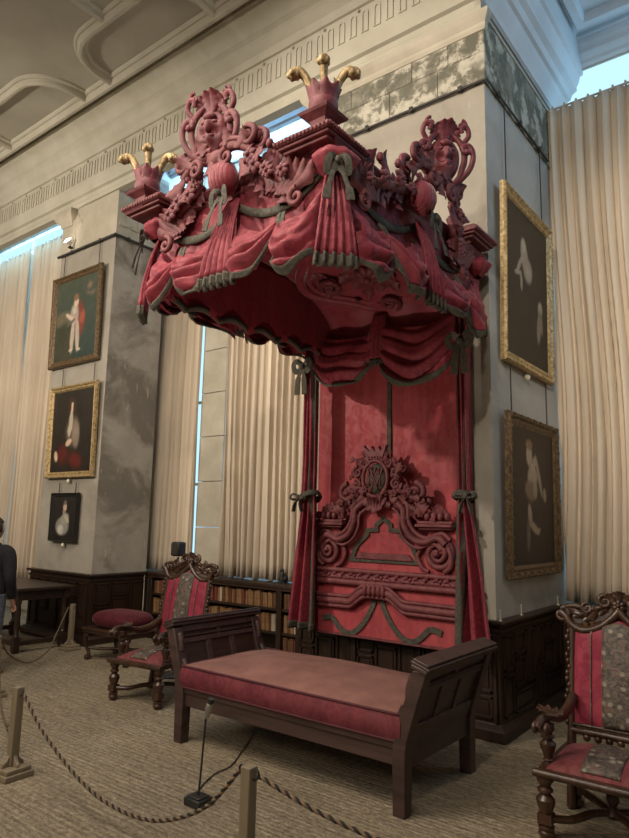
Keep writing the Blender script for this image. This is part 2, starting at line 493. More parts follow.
# iron picture rails
def ironrail(name, pts, r=.016):
    mb = MB(); mb.tube(pts, r, 8)
    for a, b in zip(pts, pts[1:]):
        a, b = V(a), V(b); n = max(2, int((b - a).length / .5))
        for k in range(n):
            p = a.lerp(b, (k + .5) / n); mb.box(p, (.035, .035, .05))
    struct(name, mb, M_['iron'])
ironrail('trim_5', [(XCL - .03, -.035, RAIL), (XC + .035, -.035, RAIL), (XC + .035, 1.6, RAIL)], .013)
ironrail('trim_6', [(XLL - .03, -.035, RAIL), (XL + .035, -.035, RAIL), (XL + .035, .85, RAIL)], .02)

# stone bed mould under the cornice on the middle pier, and corbel caps at the left ends of the piers
prof = [(0, FRZ - .17), (.02, FRZ - .165), (.035, FRZ - .13), (.03, FRZ - .10), (.06, FRZ - .06), (.075, FRZ - .03), (.075, FRZ), (0, FRZ)]
mb = MB(); mb.sweep(prof, [(XCL, .3), (XCL, 0), (XC, 0), (XC, .03)], [(-1, 0), (-1, -1), (1, -1), (1, 0)])
mb.span((XC, .03, FRZ - .03), (XC + .025, 2.08, FRZ))
struct('trim_7', mb, M_['stone'], smooth=30)
def corbel(name, x):
    mb = MB()
    prof = [(0, 5.94), (.03, 5.95), (.05, 6.0), (.10, 6.05), (.12, 6.10), (.12, FRZ), (0, FRZ)]
    mb.sweep(prof, [(x, .3), (x, 0), (x + .22, 0), (x + .22, .02)], [(-1, 0), (-1, -1), (1, -1), (1, 0)])
    struct(name, mb, M_['stone'], smooth=30)
corbel('trim_8', XLL + .02); corbel('trim_9', XCL + .02)

# main cornice: beam soffit, mouldings, fluted band, cove
prof = [(-.07, FRZ + .12), (-.07, FRZ), (.045, FRZ), (.06, FRZ + .05), (.05, FRZ + .07), (.06, FRZ + .12), (.10, FRZ + .135), (.12, FRZ + .23), (.13, FRZ + .29),
        (.13, FRZ + .30), (.13, FRZ + .62), (.16, FRZ + .625), (.18, FRZ + .66), (.18, FRZ + .71), (.23, FRZ + .76), (.245, FRZ + .79), (.245, FRZ + .85),
        (.275, FRZ + .88), (.29, FRZ + .89), (.30, FRZ + .93), (.33, FRZ + .985), (.38, FRZ + 1.025), (.43, FRZ + 1.04), (.43, FRZ + 1.07), (.47, FRZ + 1.08), (.47, CEIL + .02), (-.07, CEIL + .02)]
mb = MB(); mb.sweep(prof, [(-14, 0), (XC + .005, 0)], [(0, -1)] * 2)
struct('trim_10', mb, M_['cream'], smooth=25)
# arched flutes of the enriched band
mb = MB(); x = -12.5
while x < .1:
    w = .042; z0, z1 = FRZ + .32, FRZ + .56
    arch = [(w * cos(a), z1 - .03 + w * sin(a)) for a in [PI * k / 6 for k in range(7)]]
    po = [(w, z0)] + arch + [(-w, z0)]
    pi_ = [(p[0] * .55, z0 + .02 + (p[1] - z0) * .90 - .012) for p in po]
    n = len(po)
    Mx = frame((x, -.128, 0), (1, 0, 0), (0, 0, 1), (0, -1, 0))
    vs = [(p[0], p[1], 0) for p in po] + [(p[0], p[1], .014) for p in po] + [(p[0], p[1], .014) for p in pi_] + [(p[0], p[1], 0) for p in pi_]
    fs = []
    for k in range(n):
        j = (k + 1) % n
        for b in range(3): fs.append((b * n + k, b * n + j, (b + 1) * n + j, (b + 1) * n + k))
    mb.add(vs, fs, Mx)
    if int(round(x / .145)) % 3 == 0: mb.ell((x + .072, -.15, z1 + .025), (.016, .016, .018), None, 6, 5)
    x += .145
struct('trim_11', mb, M_['cream'], smooth=30)

# moulded plaster ribs on the ceiling: rounded lobes between long fillets
ribp = [(d * .78, z * .85) for d, z in [(-.11, 0), (-.105, -.035), (-.08, -.05), (-.055, -.05), (-.045, -.10), (-.02, -.125), (.02, -.125), (.045, -.10), (.055, -.05), (.08, -.05), (.105, -.035), (.11, 0)]]
def rib(mb, pts, w=1.0):
    pts = [V(p) for p in pts]; outs = []
    for i in range(len(pts)):
        a = pts[i] - pts[i - 1] if i > 0 else pts[1] - pts[0]
        b = pts[i + 1] - pts[i] if i < len(pts) - 1 else a
        a = V((a[0], a[1])).normalized(); b = V((b[0], b[1])).normalized()
        n = V((-a[1], a[0])) + V((-b[1], b[0])); n /= max(.3, n.length_squared / 2) ; outs.append(n)
    mb.sweep([(d * w, CEIL + z * w + .004) for d, z in ribp], [(p[0], p[1]) for p in pts], outs)
def arc(cx, cy, r, a0, a1, n=10): return [(cx + r * cos(lerp(a0, a1, k / n)), cy + r * sin(lerp(a0, a1, k / n)), 0) for k in range(n + 1)]
def lobe(x0, x1, y0, y1, r): return [(x0 + .05, y0, 0)] + arc(x0 + r, y1 + r, r, PI, 1.5 * PI) + arc(x1 - r, y1 + r, r, 1.5 * PI, 2 * PI) + [(x1 - .05, y0, 0)]
mb = MB()
rib(mb, [(-14, -.60, 0), (1, -.60, 0)], 1.1)
for x0, x1 in ((-4.84, -2.90), (-7.4, -5.42), (-10.0, -8.0), (-2.3, -.4)):
    rib(mb, [(x0, -.62, 0)] + arc(x0 + .50, -.80, .50, PI, 1.5 * PI) + arc(x1 - .50, -.80, .50, 1.5 * PI, 2 * PI) + [(x1, -.62, 0)])
    xm = (x0 + x1) / 2 - .13
    rib(mb, [(xm, -1.30, 0), (xm, -3.4, 0)], .9)
rib(mb, [(-14, -3.4, 0), (4, -3.4, 0)])
struct('trim_12', mb, M_['rib'], smooth=30)

# window bays: ceilings, returns, glass, mullion
mb = MB(); mb.span((-14, .2, 6.98), (XCL + .1, 2.4, 7.08)); mb.span((-6.9, .2, FRZ - .02), (XL - .02, 1.6, 6.99))
struct('ceiling_1', mb, M_['recess'], smooth=0)
mb = MB(); mb.span((XC - .1, -10, 7.08), (6, 2.6, 7.2)); struct('ceiling_2', mb, M_['recess'], smooth=0)
# middle bay ceiling beams
mb = MB()
for y in (.45, .85): mb.span((XL, y, 6.80), (XCL, y + .16, 6.99)); mb.span((XL, y + .04, 6.74), (XCL, y + .12, 6.81))
struct('trim_13', mb, M_['recess'], smooth=0)
# ring cornice of the right bay
prof = [(0, 6.24), (.03, 6.25), (.05, 6.31), (.09, 6.36), (.115, 6.43), (.15, 6.44), (.175, 6.50), (.225, 6.53), (.225, 6.58), (.25, 6.62), (.267, 6.69), (.30, 6.70), (.30, 6.81), (0, 6.81)]
prof[-2:] = [(.30, 7.09), (0, 7.09)]
mb = MB(); mb.sweep(prof, [(XC + .012, -.3), (XC + .012, 2.10)], [(1, 0)] * 2)
p2 = [(-.02, 6.76), (.0, 6.76), (.04, 6.79), (.05, 6.83), (.09, 6.85), (.11, 6.88), (.11, 6.93), (.14, 6.96), (.155, 7.03), (.18, 7.04), (.18, 7.09), (-.02, 7.09)]
mb.sweep(p2, [(XC + .03, 2.08), (5, 2.08)], [(0, -1)] * 2)
fr_ = [(0, 7.09), (0, 7.02), (.02, 6.98), (.10, 6.98), (.12, 7.02), (.12, 7.09)]
mb.sweep([(d + .34, z) for d, z in fr_], [(XC + .012, -.3), (XC + .012, 2.08), (5, 2.08)], [(1, 0), (1, -1), (0, -1)])
struct('trim_14', mb, M_['recess'], smooth=30)
def window(name, x0, x1, y, z0, z1, nx):
    mb = MB(); mb.span((x0, y, z0), (x1, y + .02, z1)); o = struct(name, mb, M_['pane'], smooth=0)
    fr = MB()
    for k in range(nx + 1):
        x = lerp(x0, x1, k / nx); fr.span((x - .03, y - .03, z0), (x + .03, y + .04, z1))
    for k in range(6):
        z = lerp(z0, z1, k / 5); fr.span((x0, y - .025, z - .02), (x1, y + .035, z + .02))
    obj('window_frame', fr, M_['stone'], parent=o, smooth=0)
window('window_1', -13.5, -6.9, .98, .9, 6.9, 5)
window('window_2', -6.3, -2.0, 1.40, .9, 6.9, 4)
window('window_3', .02, 5.0, 2.10, .9, 6.77, 4)
mb = MB()
for z0, z1 in [(.88 + .62 * k, .88 + .62 * k + .612) for k in range(9)]:
    mb.span((-4.76, 1.14, z0), (-4.285, 1.39, z1))
struct('trim_15', mb, M_['stone'], smooth=0, bevel=.006)
mb = MB()
mb.span((-14, 1.5, 0), (XCL + .2, 1.6, 7.1)); mb.span((-6.95, .86, 0), (-6.85, 1.6, 7.1)); mb.span((-6.9, .86, 0), (-5.9, .9, 6.2)); mb.span((-14, 1.1, 0), (-6.9, 1.2, .9))
struct('wall_back', mb, M_['stone'], smooth=0)
mb = MB(); mb.span((XC - .06, 2.15, 0), (6, 2.3, 7.1)); mb.span((XCL, 1.4, 0), (XC - .06, 2.2, 7)); struct('wall_right', mb, M_['stone'], smooth=0)
# the rest of the hall, behind and beside the camera
mb = MB(); mb.span((-14, -10.1, 0), (6, -10, CEIL)); struct('wall_rear', mb, M_['plaster'], smooth=0)
mb = MB(); mb.span((-14.1, -10, 0), (-14, 2.6, CEIL)); struct('wall_west', mb, M_['plaster'], smooth=0)
mb = MB(); mb.span((6, -10, 0), (6.1, 2.6, CEIL)); struct('wall_east', mb, M_['plaster'], smooth=0)

# wainscot of interlocking oak panels
def wainscot(name, path, outs, faces):
    mb = MB()
    prof = [(.0, 0), (.085, 0), (.085, .075), (.06, .10), (.045, .11), (.038, .12), (.038, .775), (.05, .785), (.05, .81), (.035, .815), (.035, .835), (.075, .845), (.08, .86), (.075, .875), (0, .875)]
    mb.sweep(prof, path, outs)
    for o, ax, L in faces:
        nrm = V((ax[1], -ax[0], 0)); F = frame(V(o) + nrm * .038, ax, (0, 0, 1), nrm)
        def fr(x0, y0, x1, y1, w=.016, h=.018):
            mb.span((x0, y0, 0), (x1, y0 + w, h), F); mb.span((x0, y1 - w, 0), (x1, y1, h), F)
            mb.span((x0, y0, 0), (x0 + w, y1, h), F); mb.span((x1 - w, y0, 0), (x1, y1, h), F)
            mb.span((x0 + w + .02, y0 + w + .02, 0), (x1 - w - .02, y1 - w - .02, .008), F)
        n = max(1, round(L / .72)); w = L / n
        for k in range(n):
            x = k * w
            fr(x + .03, .15, x + w * .30, .46); fr(x + w * .34, .15, x + w * .97, .31); fr(x + w * .34, .34, x + w * .66, .56)
            fr(x + .03, .49, x + w * .30, .755); fr(x + w * .34, .59, x + w * .66, .755); fr(x + w * .70, .34, x + w * .97, .755)
            mb.span((x + w - .014, .13, 0), (x + w + .014, .77, .022), F)
    return struct(name, mb, M_['panel'], smooth=25)
wainscot('trim_16', [(XCL, .3), (XCL, 0), (XC, 0), (XC, 1.44)], [(-1, 0), (-1, -1), (1, -1), (1, 0)], [((XCL, 0, 0), (1, 0, 0), -XCL), ((XC, 0, 0), (0, 1, 0), 1.42)])
wainscot('trim_17', [(XLL, .3), (XLL, 0), (XL, 0), (XL, .86)], [(-1, 0), (-1, -1), (1, -1), (1, 0)], [((XLL, 0, 0), (1, 0, 0), XL - XLL), ((XL, 0, 0), (0, 1, 0), .84)])
mb = MB(); mb.tube([(XL + .05, .80, .1), (XL + .055, .80, .5), (XL + .05, .80, .86)], .006, 6); struct('trim_18', mb, M_['cream'])

# ------------------------------------------------------------------ window curtains
def window_curtain(name, label, x0, x1, y, z0, z1, folds, amp, seed, lean=0.0):
    rng = random.Random(seed); ph = [rng.uniform(0, 6.28) for _ in range(8)]
    mb = MB()
    def fn(u, v):
        z = lerp(z0, z1, v); w = 1 - v
        uu = u + .010 * sin(7 * v + ph[0]) * w + .012 * sin(2.3 * PI * u + ph[1]) + .006 * sin(9 * u + 5 * v + ph[5])
        a = 2 * PI * folds * uu
        y_ = amp * (sin(a + .8 * sin(2.2 * v + ph[2])) + .35 * sin(2.17 * a + ph[3] + 1.5 * w) * (.4 + w) + .25 * sin(.43 * a + ph[4]))
        y_ *= .75 + .4 * w
        x = lerp(x0, x1, u) + .012 * sin(a * 2 + ph[6]) + lean * (1 - v) * (.5 - u)
        return (x, y + y_, z + (.012 * sin(a * .5) if v == 0 else 0))
    nu = int(folds * 14); mb.grid(fn, nu, 26)
    o = obj(name, mb, M_['curtain'], smooth=180, solid=.006, loc=((x0 + x1) / 2, y, z0))
    hd = MB(); hd.tube([(x0 - (x0 + x1) / 2, 0, z1 - z0 + .01), ((x1 - x0) / 2, 0, z1 - z0 + .01)], .012, 6)
    n = int((x1 - x0) / .12)
    for k in range(n): hd.box((lerp(x0, x1, (k + .5) / n) - (x0 + x1) / 2, 0, z1 - z0 + .015), (.02, .03, .05))
    obj('curtain_track', hd, M_['cream'], parent=o)
    return tag(o, label, 'curtain', None)
window_curtain('window_curtain', 'tall buff curtain left of the pier with three portraits, beyond the pale daylight slit', -12.5, -8.67, .5, .62, 6.27, 25, .042, 3, -.06)
window_curtain('window_curtain', 'tall buff curtain between the daylight slit and the pier with three portraits', -8.64, -6.80, .5, .62, 6.27, 13, .042, 4, .10)
window_curtain('window_curtain', 'narrow buff curtain between grey pier and stone mullion, behind the left armchair', -5.74, -4.745, 1.09, .885, 6.4, 8, .042, 5)
window_curtain('window_curtain', 'wide buff curtain between stone mullion and bed curtain, standing on the bookcase', -4.24, -2.76, 1.09, .89, 6.4, 12, .042, 6, .16)
window_curtain('window_curtain', 'tall buff curtain at right edge beside the two dark portraits, behind the near armchair', .012, 3.6, 1.72, .885, 6.14, 27, .042, 7)

# ------------------------------------------------------------------ low bookcases
def bookcase(name, label, x0, x1, y0, y1, shelves, ups, top_extra=.25):
    t = thing(name, ((x0 + x1) / 2, y0, 0), label, 'bookcase')
    mb = MB(); mb.span((x0, y0 - .03, .835), (x1, y1 + top_extra, .875)); mb.span((x0, y0 - .015, .80), (x1, y0 + .02, .836)); obj('worktop', mb, M_['book_oak'], t, world=True, bevel=.006)
    for z in shelves:
        mb = MB(); mb.span((x0 + .02, y0 + .01, z - .028), (x1 - .02, y1, z)); obj('shelf', mb, M_['book_oak'], t, world=True, smooth=0)
    mb = MB(); mb.span((x0, y0, 0), (x1, y0 + .03, .06)); obj('plinth', mb, M_['book_oak'], t, world=True, smooth=0)
    mb = MB(); mb.span((x0, y1, 0), (x1, y1 + .02, .84)); obj('back_panel', mb, M_['book_oak'], t, world=True, smooth=0)
    for x in ups:
        mb = MB(); mb.span((x - .035, y0 - .01, 0), (x + .035, y1, .836)); mb.span((x - .045, y0 - .02, .78), (x + .045, y0, .835)); obj('upright', mb, M_['woodv'], t, world=True, bevel=.004)
    return t
bookcase('bookcase', 'long low oak bookcase of old books under the window beside the bed', -5.35, XCL - .05, .86, 1.14, (.09, .34, .60), (-5.30, -4.2, -2.96, -2.05))
bookcase('bookcase', 'low oak bookcase behind the near armchair at right edge', .06, 3.2, 1.42, 1.62, (.09, .34, .60), (.10, 1.1, 2.2), .03)

def book_mesh(w, h, d, mat):
    mb = MB()
    r = w / 2
    sp = [(r * sin(a), -d / 2 - .010 * cos(a)) for a in [PI * (k / 6 - .5) for k in range(7)]]
    poly = sp + [(r, d / 2), (r * .86, d / 2), (r * .86, -d / 2 + .004), (-r * .86, -d / 2 + .004), (-r * .86, d / 2), (-r, d / 2)]
    mb.prism(poly, 0, h)
    for k in (.18, .38, .58, .80):
        mb.prism([(x * 1.03, y - .003) for x, y in sp] + [(x * .9, y + .004) for x, y in reversed(sp)], h * k, h * k + .006)
    mb.cur = 1; mb.span((-r * .85, -d / 2 + .006, .006), (r * .85, d / 2 - .006, h - .008))
    me_o = obj('book', mb, [mat, M_['paper']], smooth=40)
    return me_o
_rng = random.Random(11); _protos = []
for mat in ('book_tan', 'book_tan', 'book_brown', 'book_red', 'book_pale', 'book_tan'):
    for w, h in ((.046, .172), (.058, .182), (.036, .162)):
        _protos.append((mat, w, h, M_[mat]))
_first = {}
def shelf_of_books(x0, x1, y, z, label, group, pale=.06, hs=1.0):
    x = x0
    while x < x1 - .03:
        q = _rng.random()
        mats = 'book_pale' if q < pale else ('book_red' if q < pale + .12 else ('book_brown' if q < pale + .40 else 'book_tan'))
        cand = [p for p in _protos if p[0] == mat_ok(mats)]; p = _rng.choice(cand); key = (p[0], p[1], hs)
        if x + p[1] > x1: break
        if key in _first:
            o = _first[key].copy(); COL.objects.link(o); TOP.append(o)
        else:
            o = book_mesh(p[1] - .002, p[2] * hs, .14, p[3]); _first[key] = o
        o.location = (x + p[1] / 2, y + _rng.uniform(-.008, .008), z); tag(o, label, 'book', group)
        x += p[1] + (.0015 if _rng.random() < .93 else .02)
def mat_ok(m): return m
yb = .86 + .10
for a, b, nm in ((-5.25, -4.25, 'left of the armchair back'), (-4.15, -3.01, 'right of the armchair back'), (-2.91, -2.10, 'half behind the red bed curtain')):
    shelf_of_books(a, b, yb, .601, 'old book on the top bookcase shelf ' + nm, 'books on the top shelf ' + nm)
    shelf_of_books(a, b, yb, .341, 'old book on the middle bookcase shelf ' + nm, 'books on the middle shelf ' + nm, hs=1.05, pale=.10)
shelf_of_books(-2.91, -2.10, yb, .091, 'pale or brown book on the bottom shelf below the red bed curtain', 'books on the bottom shelf beside the bed', pale=.55, hs=1.08)
for z, nm in ((.601, 'top'), (.341, 'middle')):
    shelf_of_books(.15, .75, 1.42 + .10, z, 'old book on the %s shelf behind the near armchair' % nm, 'books on the %s shelf behind the near armchair' % nm)
# ------------------------------------------------------------------ the bed canopy (half tester)
CX0, CX1, CY0, CY1 = -1.585, -.07, -2.13, -.10      # fabric line of the canopy
def zc(y): return 3.85 + .03 * (y + 2.3)
CAN = thing('bed_canopy', (-.79, -.04, 3.05), 'crimson draped bed canopy with carved crests and gilt plume finials projecting above the headboard', 'canopy')
rng = random.Random(5)
DAM = [M_['damask'], M_['trim']]

def swag(parent, A, B, zb, n, bulge=.13, folds=4.6, seed=0, d0=(.06, .2), top=.09, name='swag', trimw=.085, mat=None, skew=.0):
    A, B, n = V(A), V(B), V(n); r = random.Random(seed); p1, p2, p3 = r.uniform(0, 6), r.uniform(0, 6), r.uniform(-.12, .12)
    zmin = min(A.z, B.z)
    dB = zmin - zb
    ax = (B - A).normalized()
    ga = 1.0 if d0[0] < d0[1] else 0.0                      # 1: gathered at A, 0: gathered at B
    def P(u, v, lift=0.0):
        q = max(0.0, 4 * u * (1 - u)); c = A.lerp(B, u)
        dd = lerp(d0[0], d0[1], u); drop = lerp(top * q, dd + (dB - dd) * q ** .52 + (c.z - zmin) * q, v)
        env = q ** .5
        near = (1 - u) if ga else u
        ph = PI * folds * (v ** .9 + p3 * (u - .5) * 3 + .06 * sin(8 * u + p2)) + p1
        crease = 1.6 * abs(sin(ph)) ** .75 - .9 + .25 * sin(2.7 * ph + p2)
        f = .060 * env * (.10 + .95 * v ** .9) * (.45 + .8 * near) * crease * (1 - .45 * v ** 5)
        lump = .014 * sin(11 * u + p2) * sin(7 * v + p1) * env
        out = bulge * (.25 + .75 * env) * (sin(PI * (.08 + .62 * v)) ** .9) + f + lump + .015 + lift
        return c + n * out + ax * (.02 * sin(5 * v + p1) * env + skew * v * env) + V((0, 0, -drop + f * .4))
    NU, NV = 36, 34
    mb = MB(); mb.grid(lambda u, v: P(u, v * (1 - trimw)), NU, NV)
    o = obj(name, mb, mat or M_['damask'], parent, smooth=180, world=True, solid=.008)
    tb = MB(); tb.grid(lambda u, v: P(u, 1 - trimw * (1 - v) * 1.05, .006), NU, 4)
    obj('braid', tb, M_['trim'], o, smooth=180, world=True, solid=.012)
    return o
def tail(parent, top, n, ax, zb, w0, w1, pleats=5, depth=.05, out=.14, zig=.018, name='tail', mat=None, bow=True, shape=0.0):
    top, n, ax = V(top), V(n), V(ax)
    def P(u, v, lift=0.0):
        w = lerp(w0, w1, v ** .8); z = lerp(top.z, zb + shape * (2 * abs(u - .5)) , v)
        a = 2 * PI * pleats * u
        f = depth * (.25 + .75 * v) * (sin(a) + .3 * sin(2 * a + 3 * v))
        hem = zig * (.5 + .5 * cos(a + .7)) * v ** 3
        bell = out * sin(PI * .5 * min(1, v * 1.15)) + .07
        return V((top.x, top.y, 0)) + n * (bell + f + lift) + ax * ((u - .5) * w + .012 * sin(a * 2) * v) + V((0, 0, z - hem))
    mb = MB(); mb.grid(lambda u, v: P(u, v * .90), pleats * 12, 14)
    o = obj(name, mb, mat or M_['damask'], parent, smooth=180, world=True, solid=.008)
    tb = MB(); tb.grid(lambda u, v: P(u, .895 + .105 * v, .004), pleats * 12, 4)
    obj('braid', tb, M_['trim'], o, smooth=180, world=True, solid=.010)
    if bow:
        bm = MB(); F = frame(top + n * (.07 + .10) + V((0, 0, -.01)), ax, (0, 0, 1), n)
        for sgn in (-1, 1):
            loop = [(0, 0, 0), (sgn * .03, .03, .03), (sgn * .055, .0, .045), (sgn * .06, -.075, .04), (sgn * .025, -.06, .035), (0, -.005, .02)]
            bm.tube(bez(loop, 5), .024, 6, F, flat=.18, up=(0, 0, 1))
            tl = [(sgn * .01, 0, .02), (sgn * .035, -.10, .05), (sgn * .06, -.19, .07), (sgn * .07, -.26, .08)]
            bm.tube(bez(tl, 5), [.016] * 10 + [.027] * 6, 6, F, flat=.2, up=(0, 0, 1))
        bm.ell((0, 0, .045), (.018, .024, .018), F, 8, 6)
        obj('bow', bm, M_['trim'], o, smooth=50, world=True)
    return o

# tester: boarded frame, moulded cornice rail, lining
mb = MB(); mb.span((CX0 + .02, CY0 + .02, 3.80), (CX1 - .02, -.03, 3.86)); obj('tester_board', mb, M_['carved'], CAN, world=True, smooth=0)
prof = [(0, -.10), (.03, -.10), (.045, -.07), (.03, -.04), (.05, -.03), (.075, .0), (.06, .03), (.02, .045), (0, .045)]
mb = MB(); mb.sweep([(d, z + 3.82) for d, z in prof], [(CX0, -.03), (CX0, CY0), (CX1, CY0), (CX1, -.03)], [(-1, 0), (-1, -1), (1, -1), (1, 0)])
obj('cornice_rail', mb, M_['carved2'], CAN, world=True, smooth=30)

SIDES = {   # start, direction, outward normal, length
    'front': (V((CX0, CY0, 0)), V((1, 0, 0)), V((0, -1, 0)), CX1 - CX0),
    'right': (V((CX1, CY0, 0)), V((0, 1, 0)), V((1, 0, 0)), -.32 - CY0),
    'left': (V((CX0, -.32, 0)), V((0, -1, 0)), V((-1, 0, 0)), -.32 - CY0)}
for nm, (o, d, n, L) in SIDES.items():
    def pt(s, z, off=0.0): return o + d * (s * L) + n * off + V((0, 0, z))
    # plain valance behind the swags, following the curved braid
    def ztop(s): return 3.60 + .155 * abs(cos(PI * 2 * s)) ** 1.2 - .02
    e0, e1 = {'front': (0, 1), 'right': (0, 1.12), 'left': (-.12, 1)}[nm]
    mb = MB(); mb.grid(lambda u, v: pt(lerp(e0, e1, u), lerp(3.79, 3.37 + .02 * cos(2 * PI * u * 4), v), .03 + .012 * sin(34 * u + 3 * v) * v), 60, 8)
    obj('valance', mb, M_['damask'], CAN, smooth=180, world=True, solid=.01)
    # inner scalloped lining
    zl = 3.10 if nm == 'left' else 3.38
    mb = MB(); mb.grid(lambda u, v: pt(lerp(e0, e1, u), lerp(3.79, zl + .055 * abs(cos(PI * u * 6)), v), -.05 + .01 * sin(30 * u) * v), 60, 8)
    li = obj('lining', mb, M_['lining'], CAN, smooth=180, world=True, solid=.012)
    mb = MB(); mb.grid(lambda u, v: pt(lerp(e0, e1, u), zl + .055 * abs(cos(PI * u * 6)) + .05 * (1 - v), -.056), 60, 2)
    obj('braid', mb, M_['trim'], li, smooth=180, world=True, solid=.016)
    # curved braid from corner to centre to corner
    mb = MB(); mb.grid(lambda u, v: pt(lerp(.03, .97, u), 3.66 - .15 * sin(PI * ((2 * u) % 1.0 if u < .9999 else 1.0)) ** .8 + .055 * (v - .5), .052), 60, 2)
    obj('curved_braid', mb, M_['trim'], CAN, smooth=180, world=True, solid=.012)
    G1, G2 = (.20, .79) if nm == 'front' else (.215, .80)
    zg = 3.42; hb = .13 if nm == 'left' else 0
    k = {'front': 1, 'right': 2, 'left': 3}[nm] * 10
    swag(CAN, pt(.02, 3.50, .03), pt(G1, zg, .05), 3.00 + hb, n, .17, 3.4, k + 1, d0=(.40, .05))
    swag(CAN, pt(G1, zg, .05), pt(.46, 3.50, .03), 3.03 + hb, n, .19, 4.2, k + 2, d0=(.05, .42))
    swag(CAN, pt(.54, 3.50, .03), pt(G2, zg, .05), 3.03 + hb, n, .19, 3.9, k + 3, d0=(.42, .05))
    swag(CAN, pt(G2, zg, .05), pt(.98, 3.52, .03), 3.00 + hb, n, .17, 3.5, k + 4, d0=(.05, .40))
    # small cascades of braid at the gathering points
    for g in (G1, G2):
        tb = MB()
        for j, dx in enumerate((-.02, .015)):
            tb.tube(bez([pt(g, zg + .03, .09) + d * dx, pt(g, zg - .06, .13) + d * (dx + .02), pt(g, zg - .17, .11) + d * (dx - .012), pt(g, zg - .26, .09) + d * (dx + .01)], 5), [.02] * 6 + [.028] * 10, 6, flat=.4, up=n)
        obj('cascade', tb, M_['trim'], CAN, smooth=60, world=True)
    tail(CAN, pt(.50, 3.68, 0), n, d, 3.05 + hb, .09, .30, 5, .026, .13, bow=nm != 'left')
for (x, y, n) in ((CX1, CY0, (1, -1, 0)), (CX0, CY0, (-1, -1, 0))):
    n = V(n).normalized(); tail(CAN, (x - n.x * .03, y - n.y * .03, 3.64), n, (-n.y, n.x, 0) if n.x > 0 else (-n.y, n.x, 0), 3.02, .09, .26, 5, .024, .10)
tail(CAN, (CX1 - .02, -.26, 3.55), (1, 0, 0), (0, 1, 0), 3.12, .10, .20, 3, .022, .06, bow=False)

# corner plinths with fabric puffs, and finials
def corner(x, y, sx, sy, c, full=True):
    pm = MB()
    for r, z0, z1 in ((.195, 0, .02), (.17, -.022, 0), (.21, .02, .06), (.19, .06, .08)):
        pm.span((c[0] - r, c[1] - r * (1 if full else .7), zc(y) - .035 + z0), (c[0] + r, c[1] + r * (1 if full else .5), zc(y) - .035 + z1))
    p = obj('corner_plinth', pm, M_['carved2'], CAN, world=True, bevel=.008)
    bd = MB()
    for k in range(15):
        for e in (0, 1):
            q = -.2 + .4 * k / 14
            pos = (c[0] + q, c[1] + sy * 0.21, zc(y) + .004) if e == 0 else (c[0] + sx * 0.21, c[1] + q * (1 if full else .55), zc(y) + .004)
            bd.ell(pos, (.016, .016, .016), None, 6, 5)
    obj('beading', bd, M_['carved2'], p, world=True)
    pf = MB(); n = V((sx, sy, 0)).normalized(); ax = V((-n.y, n.x, 0))
    F = frame((x + n.x * .05, y + n.y * .05, 3.69), ax, (0, 0, 1), n)
    def fn(u, v):
        a = 2 * PI * u; r = interp([(0, .02), (.15, .085), (.45, .125), (.75, .095), (1, .05)], v) * (1 + .08 * sin(7 * a) + .05 * sin(3 * a + 4 * v))
        return (r * cos(a) * 1.15, lerp(.085, -.085, v), r * sin(a))
    pf.grid(fn, 28, 12, F, closed=True)
    obj('fabric_puff', pf, M_['damask'], CAN, world=True, smooth=60)
    return c
cFR = corner(CX1, CY0, 1, -1, (-.19, -2.09)); cFL = corner(CX0, CY0, -1, -1, (-1.66, -2.12))
corner(CX1, -.24, 1, 1, (-.11, -.27), True)
def finial(x, y, dz=0.0):
    z = zc(y) + .035 + dz
    fb = MB(); fb.square_turn([(.10, 0), (.115, .02), (.115, .05), (.075, .075), (.055, .10), (.06, .13), (.105, .16), (.115, .175), (.10, .19)], T(x, y, z) @ Rz(0))
    f = obj('finial', fb, M_['carved2'], CAN, world=True, smooth=20)
    lm = MB()
    for k in range(8):
        a = 2 * PI * k / 8
        leaf(lm, T(x, y, z + .165) @ Rz(a) @ T(0, -.062, 0) @ Rx(PI / 2 + .08), .225, .050, .30, 3, thick=.35)
    lm.lathe([(.05, .15), (.085, .19), (.095, .24), (.085, .29), (.05, .33)], 14, T(x, y, z))
    obj('leaf_cup', lm, M_['carved'], f, world=True)
    for k in range(3):
        dx, dy = ((.10, -.16), (-.79, -.61), (.85, .52))[k]
        pm = MB()
        h = .075 if k == 0 else 0
        pts = [(x + dx * .03, y + dy * .03, z + .24), (x + dx * .07, y + dy * .07, z + .34 + h), (x + dx * .11, y + dy * .11, z + .43 + h), (x + dx * .15, y + dy * .15, z + .475 + h), (x + dx * .19, y + dy * .19, z + .46 + h)]
        pm.tube(bez(pts, 6), [.019 + .0007 * q for q in range(25)], 8)
        e = V(pts[-1]); pm.ell(e, (.040, .040, .038), None, 10, 7)
        for q in range(5):
            b = 2 * PI * q / 5; pm.ell(e + V((.028 * cos(b), .028 * sin(b), -.006)), (.019, .019, .024), None, 7, 5)
        obj('gilt_plume', pm, M_['gold'], f, world=True, smooth=60)
finial(cFR[0] + .02, cFR[1] - .02)
finial(cFL[0] - .09, cFL[1] - .09, -.065)

